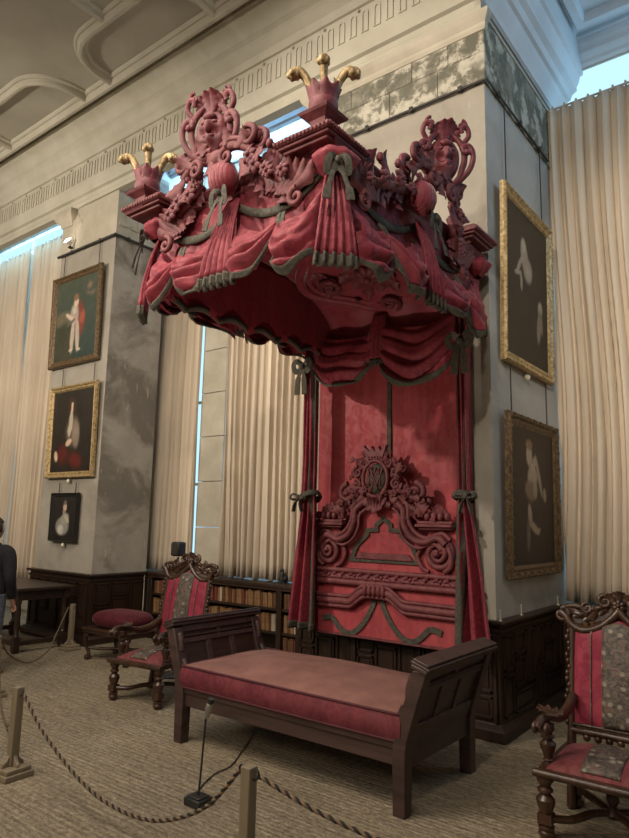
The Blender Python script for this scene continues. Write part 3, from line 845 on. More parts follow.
# carved crest with cartouche, one on the front and one on the right
def crest(o, d, n, L, mid, lean, turn=0.0, shift=0.0, up0=4.22):
    F0 = frame(o + d * (mid * L) + n * .06 + V((0, 0, 0)), d, (0, 0, 1), n)
    F = F0 @ T(shift, up0, .04) @ Ry(turn) @ Rx(lean) @ Matrix.Scale(.90, 4)
    cm = MB()
    def fn(u, v):          # shield with a raised mask-like boss
        a = 2 * PI * u; r = 1 - v
        q = 1 + .10 * cos(2 * a) - .06 * sin(a) * (sin(a) < 0)
        x = .125 * r * cos(a) * q; y = .185 * r * sin(a) * q - .05 * (1 - abs(cos(a))) * (sin(a) < 0) * r
        h = .075 * (1 - r * r) ** .5 + .028 * sin(9 * y * 6) * (1 - r) + .02 * cos(x * 60) * (1 - r)
        return (x, y, h)
    cm.grid(fn, 28, 10, F, closed=True); cm.ell((0, 0, -.01), (.125, .19, .035), F, 16, 8)
    cm.ell((0, .005, .085), (.030, .055, .035), F, 8, 6); cm.ell((-.045, .045, .065), (.028, .018, .02), F, 8, 6); cm.ell((.045, .045, .065), (.028, .018, .02), F, 8, 6)
    cm.ell((0, -.065, .07), (.05, .018, .022), F, 8, 6); cm.ell((0, .10, .06), (.06, .03, .03), F, 8, 6)
    c = obj('crest', cm, M_['carved'], CAN, world=True, smooth=60)
    rim = MB()
    ring = [(.155 * cos(a) * (1 + .08 * cos(2 * a)), .225 * sin(a) - .04 * (sin(a) < -.5), .01 + .03 * abs(cos(a))) for a in [2 * PI * k / 40 for k in range(41)]]
    rim.tube(ring, [.021 + .007 * abs(cos(2 * PI * k / 40)) for k in range(41)], 8, F, flat=.8, up=(0, 0, 1))
    for s in (-1, 1):
        ear = [(s * .05, -.25, .0), (s * .13, -.20, .03), (s * .21, -.10, .05), (s * .235, .01, .06), (s * .20, .09, .055), (s * .155, .085, .05), (s * .15, .04, .06), (s * .175, .03, .06)]
        rim.tube(bez(ear, 6), [.024] * 20 + [.03] * 14 + [.022] * 9, 8, F, flat=.9, up=(0, 0, 1))
        rim.ell((s * .175, .035, .06), (.03, .03, .03), F, 8, 6)
        ear = [(s * .15, .12, .03), (s * .20, .19, .05), (s * .175, .26, .06), (s * .135, .25, .06), (s * .14, .21, .05)]
        rim.tube(bez(ear, 5), .022, 8, F, flat=.9, up=(0, 0, 1))
    obj('strapwork', rim, M_['carved'], c, world=True, smooth=60)
    pl = MB()
    for a, l, w, cu in ((-.75, .20, .05, .6), (-.42, .26, .06, .7), (-.14, .30, .06, .8), (.14, .28, .06, .75), (.42, .26, .06, .7), (.75, .20, .05, .6), (0, .22, .05, .3)):
        leaf(pl, F @ T(sin(-a) * .05, .14, .02 + .02 * (abs(a) < .2)) @ Rz(a), l * .66, w, cu, 4)
    for s in (-1, 1): volute(pl, F @ T(s * .135, .27, .06), .045, 1.2, .016, s)
    obj('acanthus_plumes', pl, M_['carved'], c, world=True, smooth=60)
    # pediment below: pieces of sloping moulding, volutes and a fabric boss
    pd = MB(); FB0 = F0; F0 = F0 @ T(shift * .55, (up0 - 4.22) * .6, 0)
    for s in (-1, 1):
        pts = bez([(s * .05, 4.03, .05), (s * .15, 4.03, .07), (s * .26, 3.99, .07), (s * .33, 3.94, .06)], 6)
        pd.tube(pts, .040, 8, F0, flat=.8, up=(0, 0, 1)); pd.tube([p + V((0, .032, .02)) for p in pts], .020, 8, F0, up=(0, 0, 1))
        volute(pd, F0 @ T(s * .31, 4.03, .09) @ Rz(s * .3), .068, 1.5, .025, s)
        volute(pd, F0 @ T(s * .145, 3.925, .12), .06, 1.4, .022, -s)
        leaf(pd, F0 @ T(s * .20, 3.98, .10) @ Rz(-s * 1.0), .18, .055, .7); leaf(pd, F0 @ T(s * .10, 4.02, .10) @ Rz(-s * .3), .14, .05, .6)
        leaf(pd, F0 @ T(s * .30, 3.93, .08) @ Rz(-s * 2.2), .20, .06, .5); leaf(pd, F0 @ T(s * .24, 3.90, .08) @ Rz(-s * 2.8), .20, .05, .5)
    pd.ell((0, 3.985, .05), (.10, .07, .06), F0, 12, 8); leaf(pd, F0 @ T(0, 3.94, .12) @ Rz(PI), .12, .06, .5)
    obj('pediment', pd, M_['carved2'], c, world=True, smooth=60)
    bs = MB()
    for q in range(9):
        a = PI * (.08 + .84 * q / 8); bs.ell((-.075 * cos(a), 3.80, .085), (.030 + .018 * sin(a), .125 * (.55 + .45 * sin(a)), .095 * (.45 + .55 * sin(a))), FB0, 10, 8)
    bs.ell((0, 3.80, .09), (.105, .118, .082), FB0, 14, 8)
    obj('fabric_boss', bs, M_['velvet'], c, world=True, smooth=60)
fo, fd, fn_, fl = SIDES['front']; crest(fo, fd, fn_, fl, .48, .04, .3, -.17)
ro, rd, rn, rl = SIDES['right']; crest(ro, rd, rn, rl, .46, .04, -.75, .42, 4.32)
lo, ld, ln, ll = SIDES['left']; crest(lo, ld, ln, ll, .40, .04)

# garlands of leaves, flowers and rolled acanthus between crest and plinths
def garland(o, d, n, L, s0, s1, z0, z1, seed):
    r = random.Random(seed); g = MB()
    F = lambda s, z, off=.09: frame(o + d * (s * L) + n * off + V((0, 0, z)), d, (0, 0, 1), n)
    sg = 1 if s1 > s0 else -1
    for k in range(9):
        t = k / 8; s = lerp(s0, s1, t); z = lerp(z0, z1, t ** .8)
        leaf(g, F(s, z) @ Rz(-sg * r.uniform(.6, 2.4)) @ Rx(-.3), r.uniform(.13, .20), r.uniform(.042, .06), r.uniform(.4, .9), 4)
        leaf(g, F(s, z - .03) @ Rz(-sg * r.uniform(2.4, 3.6)) @ Rx(-.2), r.uniform(.10, .17), r.uniform(.04, .055), r.uniform(.4, .8), 3)
        if k % 2 == 0: rosette(g, F(s + r.uniform(-.02, .02), z + r.uniform(-.04, .06), .15), r.uniform(.045, .065), 6)
        if k % 3 == 1:
            leaf(g, F(s, z + .06) @ Rz(-sg * r.uniform(-.4, .6)) @ Rx(-.3), r.uniform(.14, .20), .05, .8, 4)
            g.ell((0, 0, 0), (.025, .035, .025), F(s + .02, z + .17, .12), 8, 6)
    g.tube(bez([o + d * (s0 * L) + n * .08 + V((0, 0, z0)), o + d * (lerp(s0, s1, .4) * L) + n * .10 + V((0, 0, lerp(z0, z1, .6) + .02)), o + d * (s1 * L) + n * .08 + V((0, 0, z1))], 8), .035, 8)
    volute(g, F(lerp(s0, s1, .22), z0 + .10, .10) @ Rz(sg * .4), .075, 1.4, .026, sg)
    obj('garland', g, M_['carved'], CAN, world=True, smooth=60)
def acanthus_roll(o, d, n, L, s, z, sg):
    g = MB(); F = frame(o + d * (s * L) + n * .06 + V((0, 0, z)), d, (0, 0, 1), n)
    for k in range(4): leaf(g, F @ T(sg * .035 * k, .012 * k, .03) @ Rz(sg * (1.05 - .1 * k) + (0 if sg < 0 else 0)) @ T(0, -.08, 0), .28, .065 - .006 * k, .30 + .1 * k, 2, thick=.35)
    volute(g, F @ T(-sg * .02, -.09, .05), .06, 1.3, .022, sg)
    obj('acanthus_roll', g, M_['carved2'], CAN, world=True, smooth=60)
for (o, d, n, L), m, sd in ((SIDES['front'], .42, 21), (SIDES['right'], .57, 31), (SIDES['left'], .40, 41)):
    garland(o, d, n, L, m - .12, .12, 3.88, 3.68, sd); garland(o, d, n, L, m + .20, .80, 3.90, 3.66, sd + 1)
    acanthus_roll(o, d, n, L, .86, 3.60, -1); acanthus_roll(o, d, n, L, .10, 3.60, 1)

# carved soffit under the tester
sf = MB(); sc_ = (-.78, -1.1)
FS = frame((-.80, -.62, 3.695), (1, 0, 0), (0, -.954, .30), (0, -.30, -.954))
for rr, w in ((1.0, .045), (.86, .025)):
    ring = [(.62 * rr * cos(a) * (1 + .10 * cos(4 * a)), (.46 if sin(a) < 0 else .56) * rr * sin(a) * (1 + .10 * cos(4 * a)), .02) for a in [2 * PI * k / 64 for k in range(65)]]
    sf.tube(ring, w, 8, FS, up=(0, 0, 1))
soff = obj('soffit_moulding', sf, M_['velvet'], CAN, world=True, smooth=60)
sm = MB()
for k in range(12):
    a = 2 * PI * k / 12
    leaf(sm, FS @ Rz(a) @ T(0, .05, .03) @ Rx(-.2), .28 if k % 2 else .20, .075, .6, 4)
    if k % 3 == 0: volute(sm, FS @ Rz(a) @ T(0, .38, .07), .10, 1.5, .03, 1 if k % 2 else -1)
    leaf(sm, FS @ Rz(a + .26) @ T(0, .36, .05) @ Rx(-.3), .20, .06, .7, 3)
rosette(sm, FS @ T(0, 0, .04), .13, 8)
obj('soffit_carving', sm, M_['carved'], soff, world=True, smooth=60)
mb = MB(); mb.span((CX0 + .03, CY0 + .03, 3.775), (CX1 - .03, -.06, 3.795)); obj('ceiling_cloth', mb, M_['lining'], CAN, world=True, smooth=0)
# cove at the back of the tester, falling to the head drapery
def fn(u, v):
    a = PI / 2 * v
    return (lerp(CX0 + .06, CX1 - .06, u), -1.25 + 1.13 * sin(a), 3.30 + .48 * cos(a) + .02 * sin(22 * u) * v)
mb = MB(); mb.grid(fn, 40, 12); obj('cove_cloth', mb, M_['velvet'], CAN, world=True, smooth=180, solid=.01)

# head drapery of two swags at the back
for x0, x1, zb, sd in ((-1.66, -.95, 2.80, 51), (-.92, -.15, 2.72, 52)):
    swag(CAN, (x0, -.20, 3.38), (x1, -.20, 3.34), zb, (0, -1, 0), .14, 3.8, sd, d0=(.28, .281), name='head_swag')
tail(CAN, (-.935, -.16, 3.46), (0, -1, 0), (1, 0, 0), 2.98, .12, .22, 4, .025, .06, name='head_tail', bow=False)

# ------------------------------------------------------------------ head cloth, bed curtains, headboard
HC = thing('headcloth', (-.93, -.05, .62), 'flat crimson damask headcloth with dark central braid hanging behind the carved headboard', 'hanging')
mb = MB()
mb.grid(lambda u, v: (lerp(-1.73, -.16, u), -.045 + .006 * sin(26 * u), lerp(.62, 3.5, v)), 40, 20)
obj('cloth_panel', mb, M_['cloth'], HC, world=True, smooth=180, solid=.012)
mb = MB(); mb.span((-.955, -.066, 2.15), (-.915, -.053, 3.4)); obj('seam_braid', mb, M_['trim'], HC, world=True, smooth=0)

def bed_curtain(label, prof, sgn, seed, hem_tilt=0.0):
    """prof: z -> (x inner, x outer)"""
    r = random.Random(seed); p1, p2 = r.uniform(0, 6), r.uniform(0, 6)
    t = thing('bed_curtain', ((prof[0][1] + prof[0][2]) / 2, -.28, prof[0][0]), label, 'curtain')
    zi = [(z, a) for z, a, b in prof]; zo = [(z, b) for z, a, b in prof]; z0, z1 = prof[0][0], prof[-1][0]
    def P(u, z, lift=0.0):
        a, b = interp(zi, z), interp(zo, z); w = abs(b - a)
        ph = 2 * PI * 2.3 * u
        amp = .022 + .028 * min(1, w / .3)
        y = -.27 - amp * (sin(ph + p1) + .4 * sin(2.2 * ph + p2 + z)) - lift - .03 * min(1, w / .3)
        return V((lerp(a, b, u), y, z + hem_tilt * u * max(0, 1 - (z - z0) / .3)))
    mb = MB(); mb.grid(lambda u, v: P(u, lerp(z0, z1, v)), 54, 44)
    c = obj('curtain_cloth', mb, M_['damask'], t, world=True, smooth=180, solid=.010)
    mb = MB(); mb.grid(lambda u, v: P(lerp(0, .07 / max(.06, abs(interp(zo, lerp(z0, z1, v)) - interp(zi, lerp(z0, z1, v)))), u), lerp(z0, z1, v), .008), 5, 44)
    obj('edge_braid', mb, M_['trim'], c, world=True, smooth=180, solid=.012)
    mb = MB(); mb.grid(lambda u, v: P(u, lerp(z0 - .004, z0 + .06, v), .008), 54, 3)
    obj('hem_braid', mb, M_['trim'], c, world=True, smooth=180, solid=.012)
    xm = (interp(zi, 1.82) + interp(zo, 1.82)) / 2; w = abs(interp(zo, 1.82) - interp(zi, 1.82)) / 2 + .02
    tb = MB(); F = frame((xm, -.29, 1.82), (1, 0, 0), (0, 0, 1), (0, -1, 0))
    ring = [(w * cos(a), .03 * sin(a + .5) - sgn * .25 * w * cos(a), .085 * sin(a)) for a in [2 * PI * k / 24 for k in range(25)]]
    tb.tube(ring, .030, 8, F, flat=.45)
    q = sgn * w * .75
    for s in (-1, 1):
        tb.tube(bez([(q, 0, .05), (q + s * .055, .03, .085), (q + s * .085, -.01, .09), (q + s * .03, -.02, .075), (q, 0, .06)], 5), .022, 6, F, flat=.4)
        tb.tube(bez([(q, 0, .06), (q + s * .03, -.06, .085), (q + s * .05, -.13, .085)], 5), [.016] * 5 + [.026] * 6, 6, F, flat=.35)
    tb.ell((q, 0, .08), (.024, .028, .02), F, 8, 6)
    obj('tie_back', tb, M_['trim'], t, world=True, smooth=60)
    bw = MB(); F = frame((prof[-1][2] - sgn * .03, -.36, 3.04), (1, 0, 0), (0, 0, 1), (0, -1, 0))
    for s in (-1, 1):
        bw.tube(bez([(0, 0, 0), (s * .06, .055, .03), (s * .10, .02, .035), (s * .07, -.045, .03), (0, -.01, .01)], 5), .030, 6, F, flat=.25, up=(0, 0, 1))
        bw.tube(bez([(0, 0, .02), (s * .035, -.12, .04), (s * .045, -.27, .04)], 5), [.022] * 5 + [.034] * 6, 6, F, flat=.25, up=(0, 0, 1))
    bw.ell((0, 0, .035), (.026, .032, .022), F, 8, 6)
    obj('bow', bw, M_['trim'], t, world=True, smooth=50)
bed_curtain('tied crimson bed curtain hanging at the left of the headboard, by the window', [(.66, -1.53, -1.84), (1.2, -1.535, -1.78), (1.7, -1.545, -1.72), (1.82, -1.56, -1.72), (2.1, -1.56, -1.71), (3.05, -1.57, -1.71), (3.45, -1.55, -1.72)], -1, 1)
bed_curtain('tied crimson bed curtain hanging at the right of the headboard, by the bare wall', [(.66, -.20, .10), (1.2, -.19, .035), (1.7, -.18, -.05), (1.82, -.17, -.075), (2.1, -.17, -.08), (3.05, -.17, -.09), (3.45, -.19, -.06)], 1, 2, .05)

HB = thing('headboard', (-.93, -.10, .62), 'carved crimson headboard with scrolls and crowned monogram crest behind the daybed', 'headboard')
hx = -.935
def FH(x, z, y=-.17): return frame((hx + x, y, z), (1, 0, 0), (0, 0, 1), (0, -1, 0))
half = [(.0, 1.74), (.10, 1.74), (.18, 1.70), (.235, 1.66), (.25, 1.60), (.30, 1.50), (.38, 1.46), (.43, 1.50), (.47, 1.57), (.72, 1.57), (.72, .64)]
poly = [(-x, z) for x, z in reversed(half)] + half[1:]
mb = MB(); mb.prism(poly, .0, .055, FH(0, 0, -.115)); obj('back_panel', mb, M_['cloth'], HB, world=True, smooth=0)
mb = MB(); mb.span((hx - .5, -.116, 1.0), (hx + .5, -.0005, 1.06)); obj('wall_cleat', mb, M_['wood'], HB, world=True, smooth=0)
# long roll mouldings
mb = MB()
for z, r, o in ((1.085, .028, .03), (1.185, .022, .03), (1.125, .016, .03)):
    mb.tube([(hx - .71, -.17 - o, z), (hx + .71, -.17 - o, z)], r, 10)
mb.span((hx - .71, -.20, 1.08), (hx + .71, -.165, 1.19))
rl_ = obj('roll_moulding', mb, M_['carved2'], HB, world=True, smooth=40)
mb = MB()
for k in range(30):
    x = -.66 + 1.32 * k / 29
    leaf(mb, FH(x - .02, 1.145, -.215) @ Rz(-PI / 2 + .5 * (-1) ** k) @ Rx(-.1), .062, .020, .5, 2, n=8)
    if k % 3 == 0: mb.ell((x, 1.145, .045), (.016, .018, .016), FH(0, 0), 7, 5)
obj('running_leaf', mb, M_['carved'], rl_, world=True, smooth=60)
# upper S-curve mouldings and volutes
mb = MB()
for s in (-1, 1):
    out = bez([(s * .12, 1.80, .03), (s * .235, 1.72, .05), (s * .25, 1.60, .06), (s * .31, 1.50, .06), (s * .42, 1.45, .055), (s * .55, 1.49, .05), (s * .62, 1.44, .05)], 7)
    mb.tube(out, .034, 8, FH(0, 0), flat=.9); mb.tube([p + V((s * .035, .035, -.01)) for p in out], .020, 8, FH(0, 0))
    mb.tube([p + V((-s * .04, -.045, .0)) for p in out], .014, 8, FH(0, 0))
    volute(mb, FH(s * .545, 1.36, -.18), .13, 2.1, .030, s, rise=.05, n=48)
    mb.tube(bez([(s * .62, 1.44, .03), (s * .66, 1.36, .04), (s * .655, 1.27, .04), (s * .60, 1.22, .03)], 6), .022, 8, FH(0, 0))
    mb.tube(bez([(s * .41, 1.42, .03), (s * .36, 1.34, .03), (s * .40, 1.25, .03), (s * .46, 1.22, .03)], 6), .018, 8, FH(0, 0))
obj('scroll_moulding', mb, M_['carved2'], HB, world=True, smooth=60)
for s in (-1, 1):
    mb = MB(); mb.span((hx + s * .36, -.26, 1.575), (hx + s * .69, -.12, 1.60)); mb.span((hx + s * .375, -.245, 1.60), (hx + s * .69, -.12, 1.625)); mb.span((hx + s * .385, -.235, 1.555), (hx + s * .68, -.12, 1.576))
    le = obj('ledge', mb, M_['carved2'], HB, world=True, bevel=.006)
    mb = MB(); r = random.Random(60 + s)
    for k in range(5):
        a = -.9 + .45 * k
        leaf(mb, FH(s * .555, 1.635, -.20) @ Rz(a) @ Rx(-.1), .15 - .02 * abs(k - 2), .04, .6, 3)
    for dx in (-.09, -.03, .03, .09): mb.ell((s * .555 + dx, 1.66, .06), (.026, .04, .03), FH(0, 0), 8, 6)
    cluster(mb, FH(s * .42, 1.70, -.20), r, .16, .16, 11, .060)
    volute(mb, FH(s * .345, 1.86, -.20), .082, 1.5, .028, s); mb.ell((s * .345, 1.86, .04), (.03, .03, .03), FH(0, 0), 8, 6)
    leaf(mb, FH(s * .345, 1.78, -.22) @ Rz(-s * 2.2), .17, .055, .6); leaf(mb, FH(s * .29, 1.76, -.22) @ Rz(s * 2.8), .16, .05, .6)
    cluster(mb, FH(s * .27, 1.82, -.21), r, .12, .2, 8, .055)
    obj('leaf_cluster', mb, M_['carved2'], le, world=True, smooth=60)
# crest with monogram
cm = MB(); FC = FH(-.03, 1.98, -.21)
cm.grid(lambda u, v: ((1 - v) * .105 * cos(2 * PI * u), (1 - v) * .135 * sin(2 * PI * u), .055 * (1 - (1 - v) ** 2) ** .5), 24, 8, FC, closed=True)
cm.ell((0, 0, -.02), (.105, .135, .025), FC, 20, 6)
cr = obj('crest_oval', cm, M_['trim'], HB, world=True, smooth=60)
def letter(mb, pts, r=.0075): mb.tube([V((x, y, .058 - 2.2 * (x * x + y * y * .6))) for x, y in pts], r, 6, FC, up=(0, 0, 1))
mono = MB()
letter(mono, [(-.075, .085), (-.045, -.02), (-.028, -.095), (0, .03), (.028, -.095), (.045, -.02), (.075, .085)])
letter(mono, [(-.060, -.06), (-.05, .06), (-.02, .095), (.0, -.01), (.02, .095), (.05, .06), (.060, -.06)])
letter(mono, [(-.045, .09), (.01, -.02), (.03, -.09)]); letter(mono, [(.045, .09), (-.01, -.02), (-.03, -.09)])
obj('monogram', mono, M_['carved2'], cr, world=True, smooth=60)
mb = MB()
mb.tube([(.125 * cos(a), .155 * sin(a), .03) for a in [2 * PI * k / 32 for k in range(33)]], .018, 8, FC, up=(0, 0, 1))
for s in (-1, 1):
    for z, x, R, f in ((.06, .19, .05, s), (-.05, .20, .045, -s), (.13, .12, .04, s)):
        volute(mb, FC @ T(s * x, z, .02), R, 1.4, R * .34, f)
    for a, x, y, l in ((-1.2, .13, .02, .14), (-.7, .12, .09, .13), (-1.9, .14, -.04, .15), (-2.5, .12, -.10, .15), (-.3, .08, .14, .11), (-1.5, .20, -.10, .12)):
        leaf(mb, FC @ T(s * x, y, .02) @ Rz(s * a) @ Rx(-.2), l, .042, .7, 3)
for a in (-.9, -.45, 0, .45, .9): leaf(mb, FC @ T(0, -.15, .03) @ Rz(PI + a), .17 - .03 * abs(a), .05, .5, 2)
mb.grid(lambda u, v: (lerp(-.09, .09, u) * (1 - .3 * v), -.16 - .10 * v, .05 + .02 * cos(10 * PI * (u - .5)) * (1 - v)), 24, 5, FC)
r = random.Random(77)
for s in (-1, 1):
    cluster(mb, FC @ T(s * .22, .02, .0), r, .14, .30, 12, .058); cluster(mb, FC @ T(s * .14, -.16, .0), r, .16, .14, 8, .055); cluster(mb, FC @ T(s * .11, .17, .0), r, .12, .08, 5, .045)
obj('crest_carving', mb, M_['carved2'], cr, world=True, smooth=60)
cwn = MB()
pts = [(-.085, .0)] ; xs = [-.11, -.075, -.04, 0, .04, .075, .11]
poly = [(-.075, .17), (.075, .17), (.09, .21), (.115, .285), (.06, .235), (.035, .275), (.0, .235), (-.035, .275), (-.06, .235), (-.115, .285), (-.09, .21)]
cwn.prism(poly, .0, .045, FC)
for x, y in ((.115, .285), (.035, .275), (-.035, .275), (-.115, .285)): cwn.ell((x, y, .022), (.014, .014, .02), FC, 8, 6)
for k in range(5): cwn.ell((-.06 + .03 * k, .185, .045), (.013, .012, .012), FC, 7, 5)
leaf(cwn, FC @ T(-.05, .15, .03) @ Rz(1.2), .10, .03, .5); leaf(cwn, FC @ T(.05, .15, .03) @ Rz(-1.2), .10, .03, .5)
obj('crown', cwn, M_['carved'], cr, world=True, smooth=40)
# inner stepped green braid and tablet
def strip(path, w, name, d=.012, y=-.175, closed=False):
    P = [V((p[0], p[1], 0)) for p in path]; n = len(P); L = []; R = []
    for i, p in enumerate(P):
        a = (P[i] - P[i - 1]) if (i > 0 or closed) else (P[1] - P[0]); b = (P[(i + 1) % n] - P[i]) if (i < n - 1 or closed) else a
        a.normalize(); b.normalize(); nn = V((-a.y - b.y, a.x + b.x, 0)); nn = nn / max(.35, nn.length_squared / 2)
        L.append(p + nn * w / 2); R.append(p - nn * w / 2)
    mb = MB(); m = n if closed else n - 1
    for i in range(m):
        j = (i + 1) % n
        mb.prism([(q.x, q.y) for q in (R[i], R[j], L[j], L[i])], 0, d, FH(0, 0, y))
    return obj(name, mb, M_['trim'], HB, world=True, smooth=30)
strip([(-.31, 1.285), (.36, 1.285), (.30, 1.41), (.19, 1.50), (.19, 1.535), (.09, 1.545), (.09, 1.585), (.02, 1.64), (-.05, 1.585), (-.05, 1.545), (-.145, 1.535), (-.145, 1.50), (-.25, 1.41)], .038, 'stepped_braid', closed=True)
mb = MB(); mb.prism([(-.27, 1.29), (.32, 1.29), (.27, 1.345), (-.22, 1.345)], 0, .03, FH(0, 0)); obj('tablet', mb, M_['carved2'], HB, world=True, bevel=.008)
# lower bracket moulding
mb = MB()
cen = -.03
for s in (-1, 1):
    base = bez([(s * .71, .915, .02), (s * .40 + cen * .5, .92, .03), (s * .27 + cen, .925, .04), (s * .20 + cen, .97, .05), (s * .12 + cen, 1.02, .055), (cen, 1.03, .055)], 7)
    for dz, r, o in ((0, .034, 0), (.045, .018, .01), (-.045, .020, .0)): mb.tube([p + V((0, dz, o)) for p in base], r, 8, FH(0, 0))
for k in range(5): mb.ell((cen - .09 + .045 * k, 1.035, .075), (.024, .055, .03), FH(0, 0), 8, 6)
obj('bracket_moulding', mb, M_['carved2'], HB, world=True, smooth=60)
pa = [(-.62, .75), (-.52, .77), (-.44, .70), (-.36, .655), (-.27, .67), (-.17, .76), (-.09, .89), (-.06, .97)]
strip([tuple(q[:2]) for q in bez([(x, z, 0) for x, z in pa], 5)], .045, 'looped_braid')
strip([(2 * cen * -1 * -1 - q[0], q[1]) for q in bez([(x, z, 0) for x, z in pa], 5)], .045, 'looped_braid')
mb = MB(); mb.span((hx - .72, -.185, .625), (hx + .72, -.10, .645)); obj('edge_moulding', mb, M_['carved2'], HB, world=True, smooth=0)
# ------------------------------------------------------------------ daybed
DB = thing('daybed', (-.83, -1.17, 0), 'dark panelled oak daybed with raked ends holding a rose cushion before the headboard', 'daybed')
WD = M_['daywood']
yF, yB = -1.60, -.75
def rake(s):       # centre line of an end post, s=+1 right, -1 left
    x0 = .09 if s > 0 else -1.755
    return [(x0, 0), (x0, .34), (x0 + s * .015, .42), (x0 + s * .06, .56), (x0 + s * .115, .72), (x0 + s * .135, .79)]
for s in (1, -1):
    R = rake(s)
    for y in (yF, yB):
        mb = MB(); w = .043
        vs = []; fs = []
        for i, (x, z) in enumerate(R):
            ww = w * (1 if z > .3 else .92)
            vs += [(x - ww, y - ww, z), (x + ww, y - ww, z), (x + ww, y + ww, z), (x - ww, y + ww, z)]
        for i in range(len(R) - 1):
            for k in range(4): k2 = (k + 1) % 4; fs.append((i * 4 + k, i * 4 + k2, i * 4 + 4 + k2, i * 4 + 4 + k))
        fs += [(3, 2, 1, 0), tuple(range(len(vs) - 4, len(vs)))]
        mb.add(vs, fs)
        lg = obj('leg', mb, M_['daywood'], DB, world=True, bevel=.006, smooth=25)
        br = MB(); xi = -s
        x_at = lambda z: interp([(b, a) for a, b in R], z)
        for z, l in ((.52, .05), (.70, .035)):
            br.tube(bez([(x_at(z - .07) + xi * .04, y, z - .07), (x_at(z) + xi * (.04 + l * .6), y, z - .02), (x_at(z) + xi * .045, y, z + .03), (x_at(z + .05) + xi * .05, y, z + .05)], 5), .022, 8)
        obj('carved_bracket', br, WD, lg, world=True, smooth=60)
    # end panel: rails, muntins and boards set in the raked plane
    (xa, za), (xb, zb) = R[2], R[-1]
    ez = V((xb - xa, 0, zb - za)).normalized(); Lz = math.hypot(xb - xa, zb - za)
    F = frame((xa, yF + .043, za), (0, 1, 0), ez, V((0, 1, 0)).cross(ez)); W = yB - yF - .086
    ep = MB(); ep.span((0, -.03, -.012), (W, Lz, .012), F); p = obj('end_panel', ep, M_['woody'] if s < 0 else WD, DB, world=True, smooth=0)
    rl = MB()
    for a, b, t in ((-.04, .06, .030), (Lz * .66, Lz * .66 + .035, .028), (Lz - .05, Lz, .030)): rl.span((0, a, -t), (W, b, t), F)
    for k in (1, 2):
        rl.span((W * k / 3 - .026, .05, -.024), (W * k / 3 + .026, Lz * .67, .024), F)
    for k in (1,): rl.span((W * k / 2 - .022, Lz * .69, -.024), (W * k / 2 + .022, Lz, .024), F)
    rl.span((0, Lz * .66 + .045, -.034), (W, Lz * .66 + .055, .034), F)
    obj('panel_rails', rl, WD, p, world=True, bevel=.004, smooth=0)
    tr = MB()
    for a, b, t in ((Lz, Lz + .022, .052), (Lz + .022, Lz + .040, .062), (Lz + .04, Lz + .058, .05)): tr.span((-.10, a, -t), (W + .10, b, t), F)
    obj('capping_rail', tr, WD, DB, world=True, bevel=.005)
    lo = MB(); lo.span((xa - .022 - s * .013, yF, .24), (xa + .022 - s * .013, yB, .40)); obj('end_rail', lo, WD, DB, world=True, bevel=.004)
for y, nm in ((yF + .005, 'side_rail'), (yB - .005, 'side_rail')):
    mb = MB(); mb.span((-1.73, y - .02, .255), (.07, y + .02, .375)); mb.span((-1.73, y - .032, .345), (.07, y + .03, .382)); obj(nm, mb, WD, DB, world=True, bevel=.004)
mb = MB(); mb.span((-1.73, yF + .03, .34), (.07, yB - .03, .375)); obj('slat_base', mb, WD, DB, world=True, smooth=0)
# cushion
CU = thing('cushion', (-.82, -1.175, .384), 'long boxed cushion, faded rose above and magenta at the sides, on the dark daybed', 'cushion')
x0, x1, y0, y1, zb, zt = -1.745, .105, yF - .035, yB + .03, .386, .535
def sup(u, v):      # rounded box outline
    return None
mb = MB(); nx, ny = 44, 22
def topz(u, v): return zt + .065 * (max(0, sin(PI * u)) ** .45) * (max(0, sin(PI * v)) ** .5) + .006 * sin(9 * u + 4 * v) * sin(7 * v + 2)
mb.grid(lambda u, v: (lerp(x0, x1, u), lerp(y0, y1, v), topz(u, v)), nx, ny)
obj('cushion_cover', mb, M_['cushion_top'], CU, world=True, smooth=180)
mb = MB(); per = [(lerp(x0, x1, k / 30), y0) for k in range(30)] + [(x1, lerp(y0, y1, k / 14)) for k in range(14)] + [(lerp(x1, x0, k / 30), y1) for k in range(30)] + [(x0, lerp(y1, y0, k / 14)) for k in range(14)]
n = len(per); cxm, cym = (x0 + x1) / 2, (y0 + y1) / 2
def side(u, v):
    p = per[int(round(u * n)) % n]; b = 1 + .0 * v
    bul = .018 * sin(PI * v) + .004 * sin(u * 90) * sin(PI * v)
    d = V((p[0] - cxm, (p[1] - cym) * 2, 0)); d = V((d.x / 1.85, d.y / 1.7, 0))
    o = V((0, -1, 0)) if p[1] == y0 else V((0, 1, 0)) if p[1] == y1 else V((1, 0, 0)) if p[0] == x1 else V((-1, 0, 0))
    return (p[0] + o.x * bul, p[1] + o.y * bul, lerp(zb, zt, v))
mb.grid(side, n, 8, closed=True); mb.add([(x0, y0, zb), (x1, y0, zb), (x1, y1, zb), (x0, y1, zb)], [(3, 2, 1, 0)])
cs = obj('boxing', mb, M_['cushion_side'], CU, world=True, smooth=60); cs['label'] = 'magenta boxed side'
mb = MB()
for z in (zt, zb + .004): mb.tube([(p[0], p[1], z) for p in per + per[:1]], .009, 7)
obj('piping', mb, M_['piping'], CU, world=True, smooth=60)

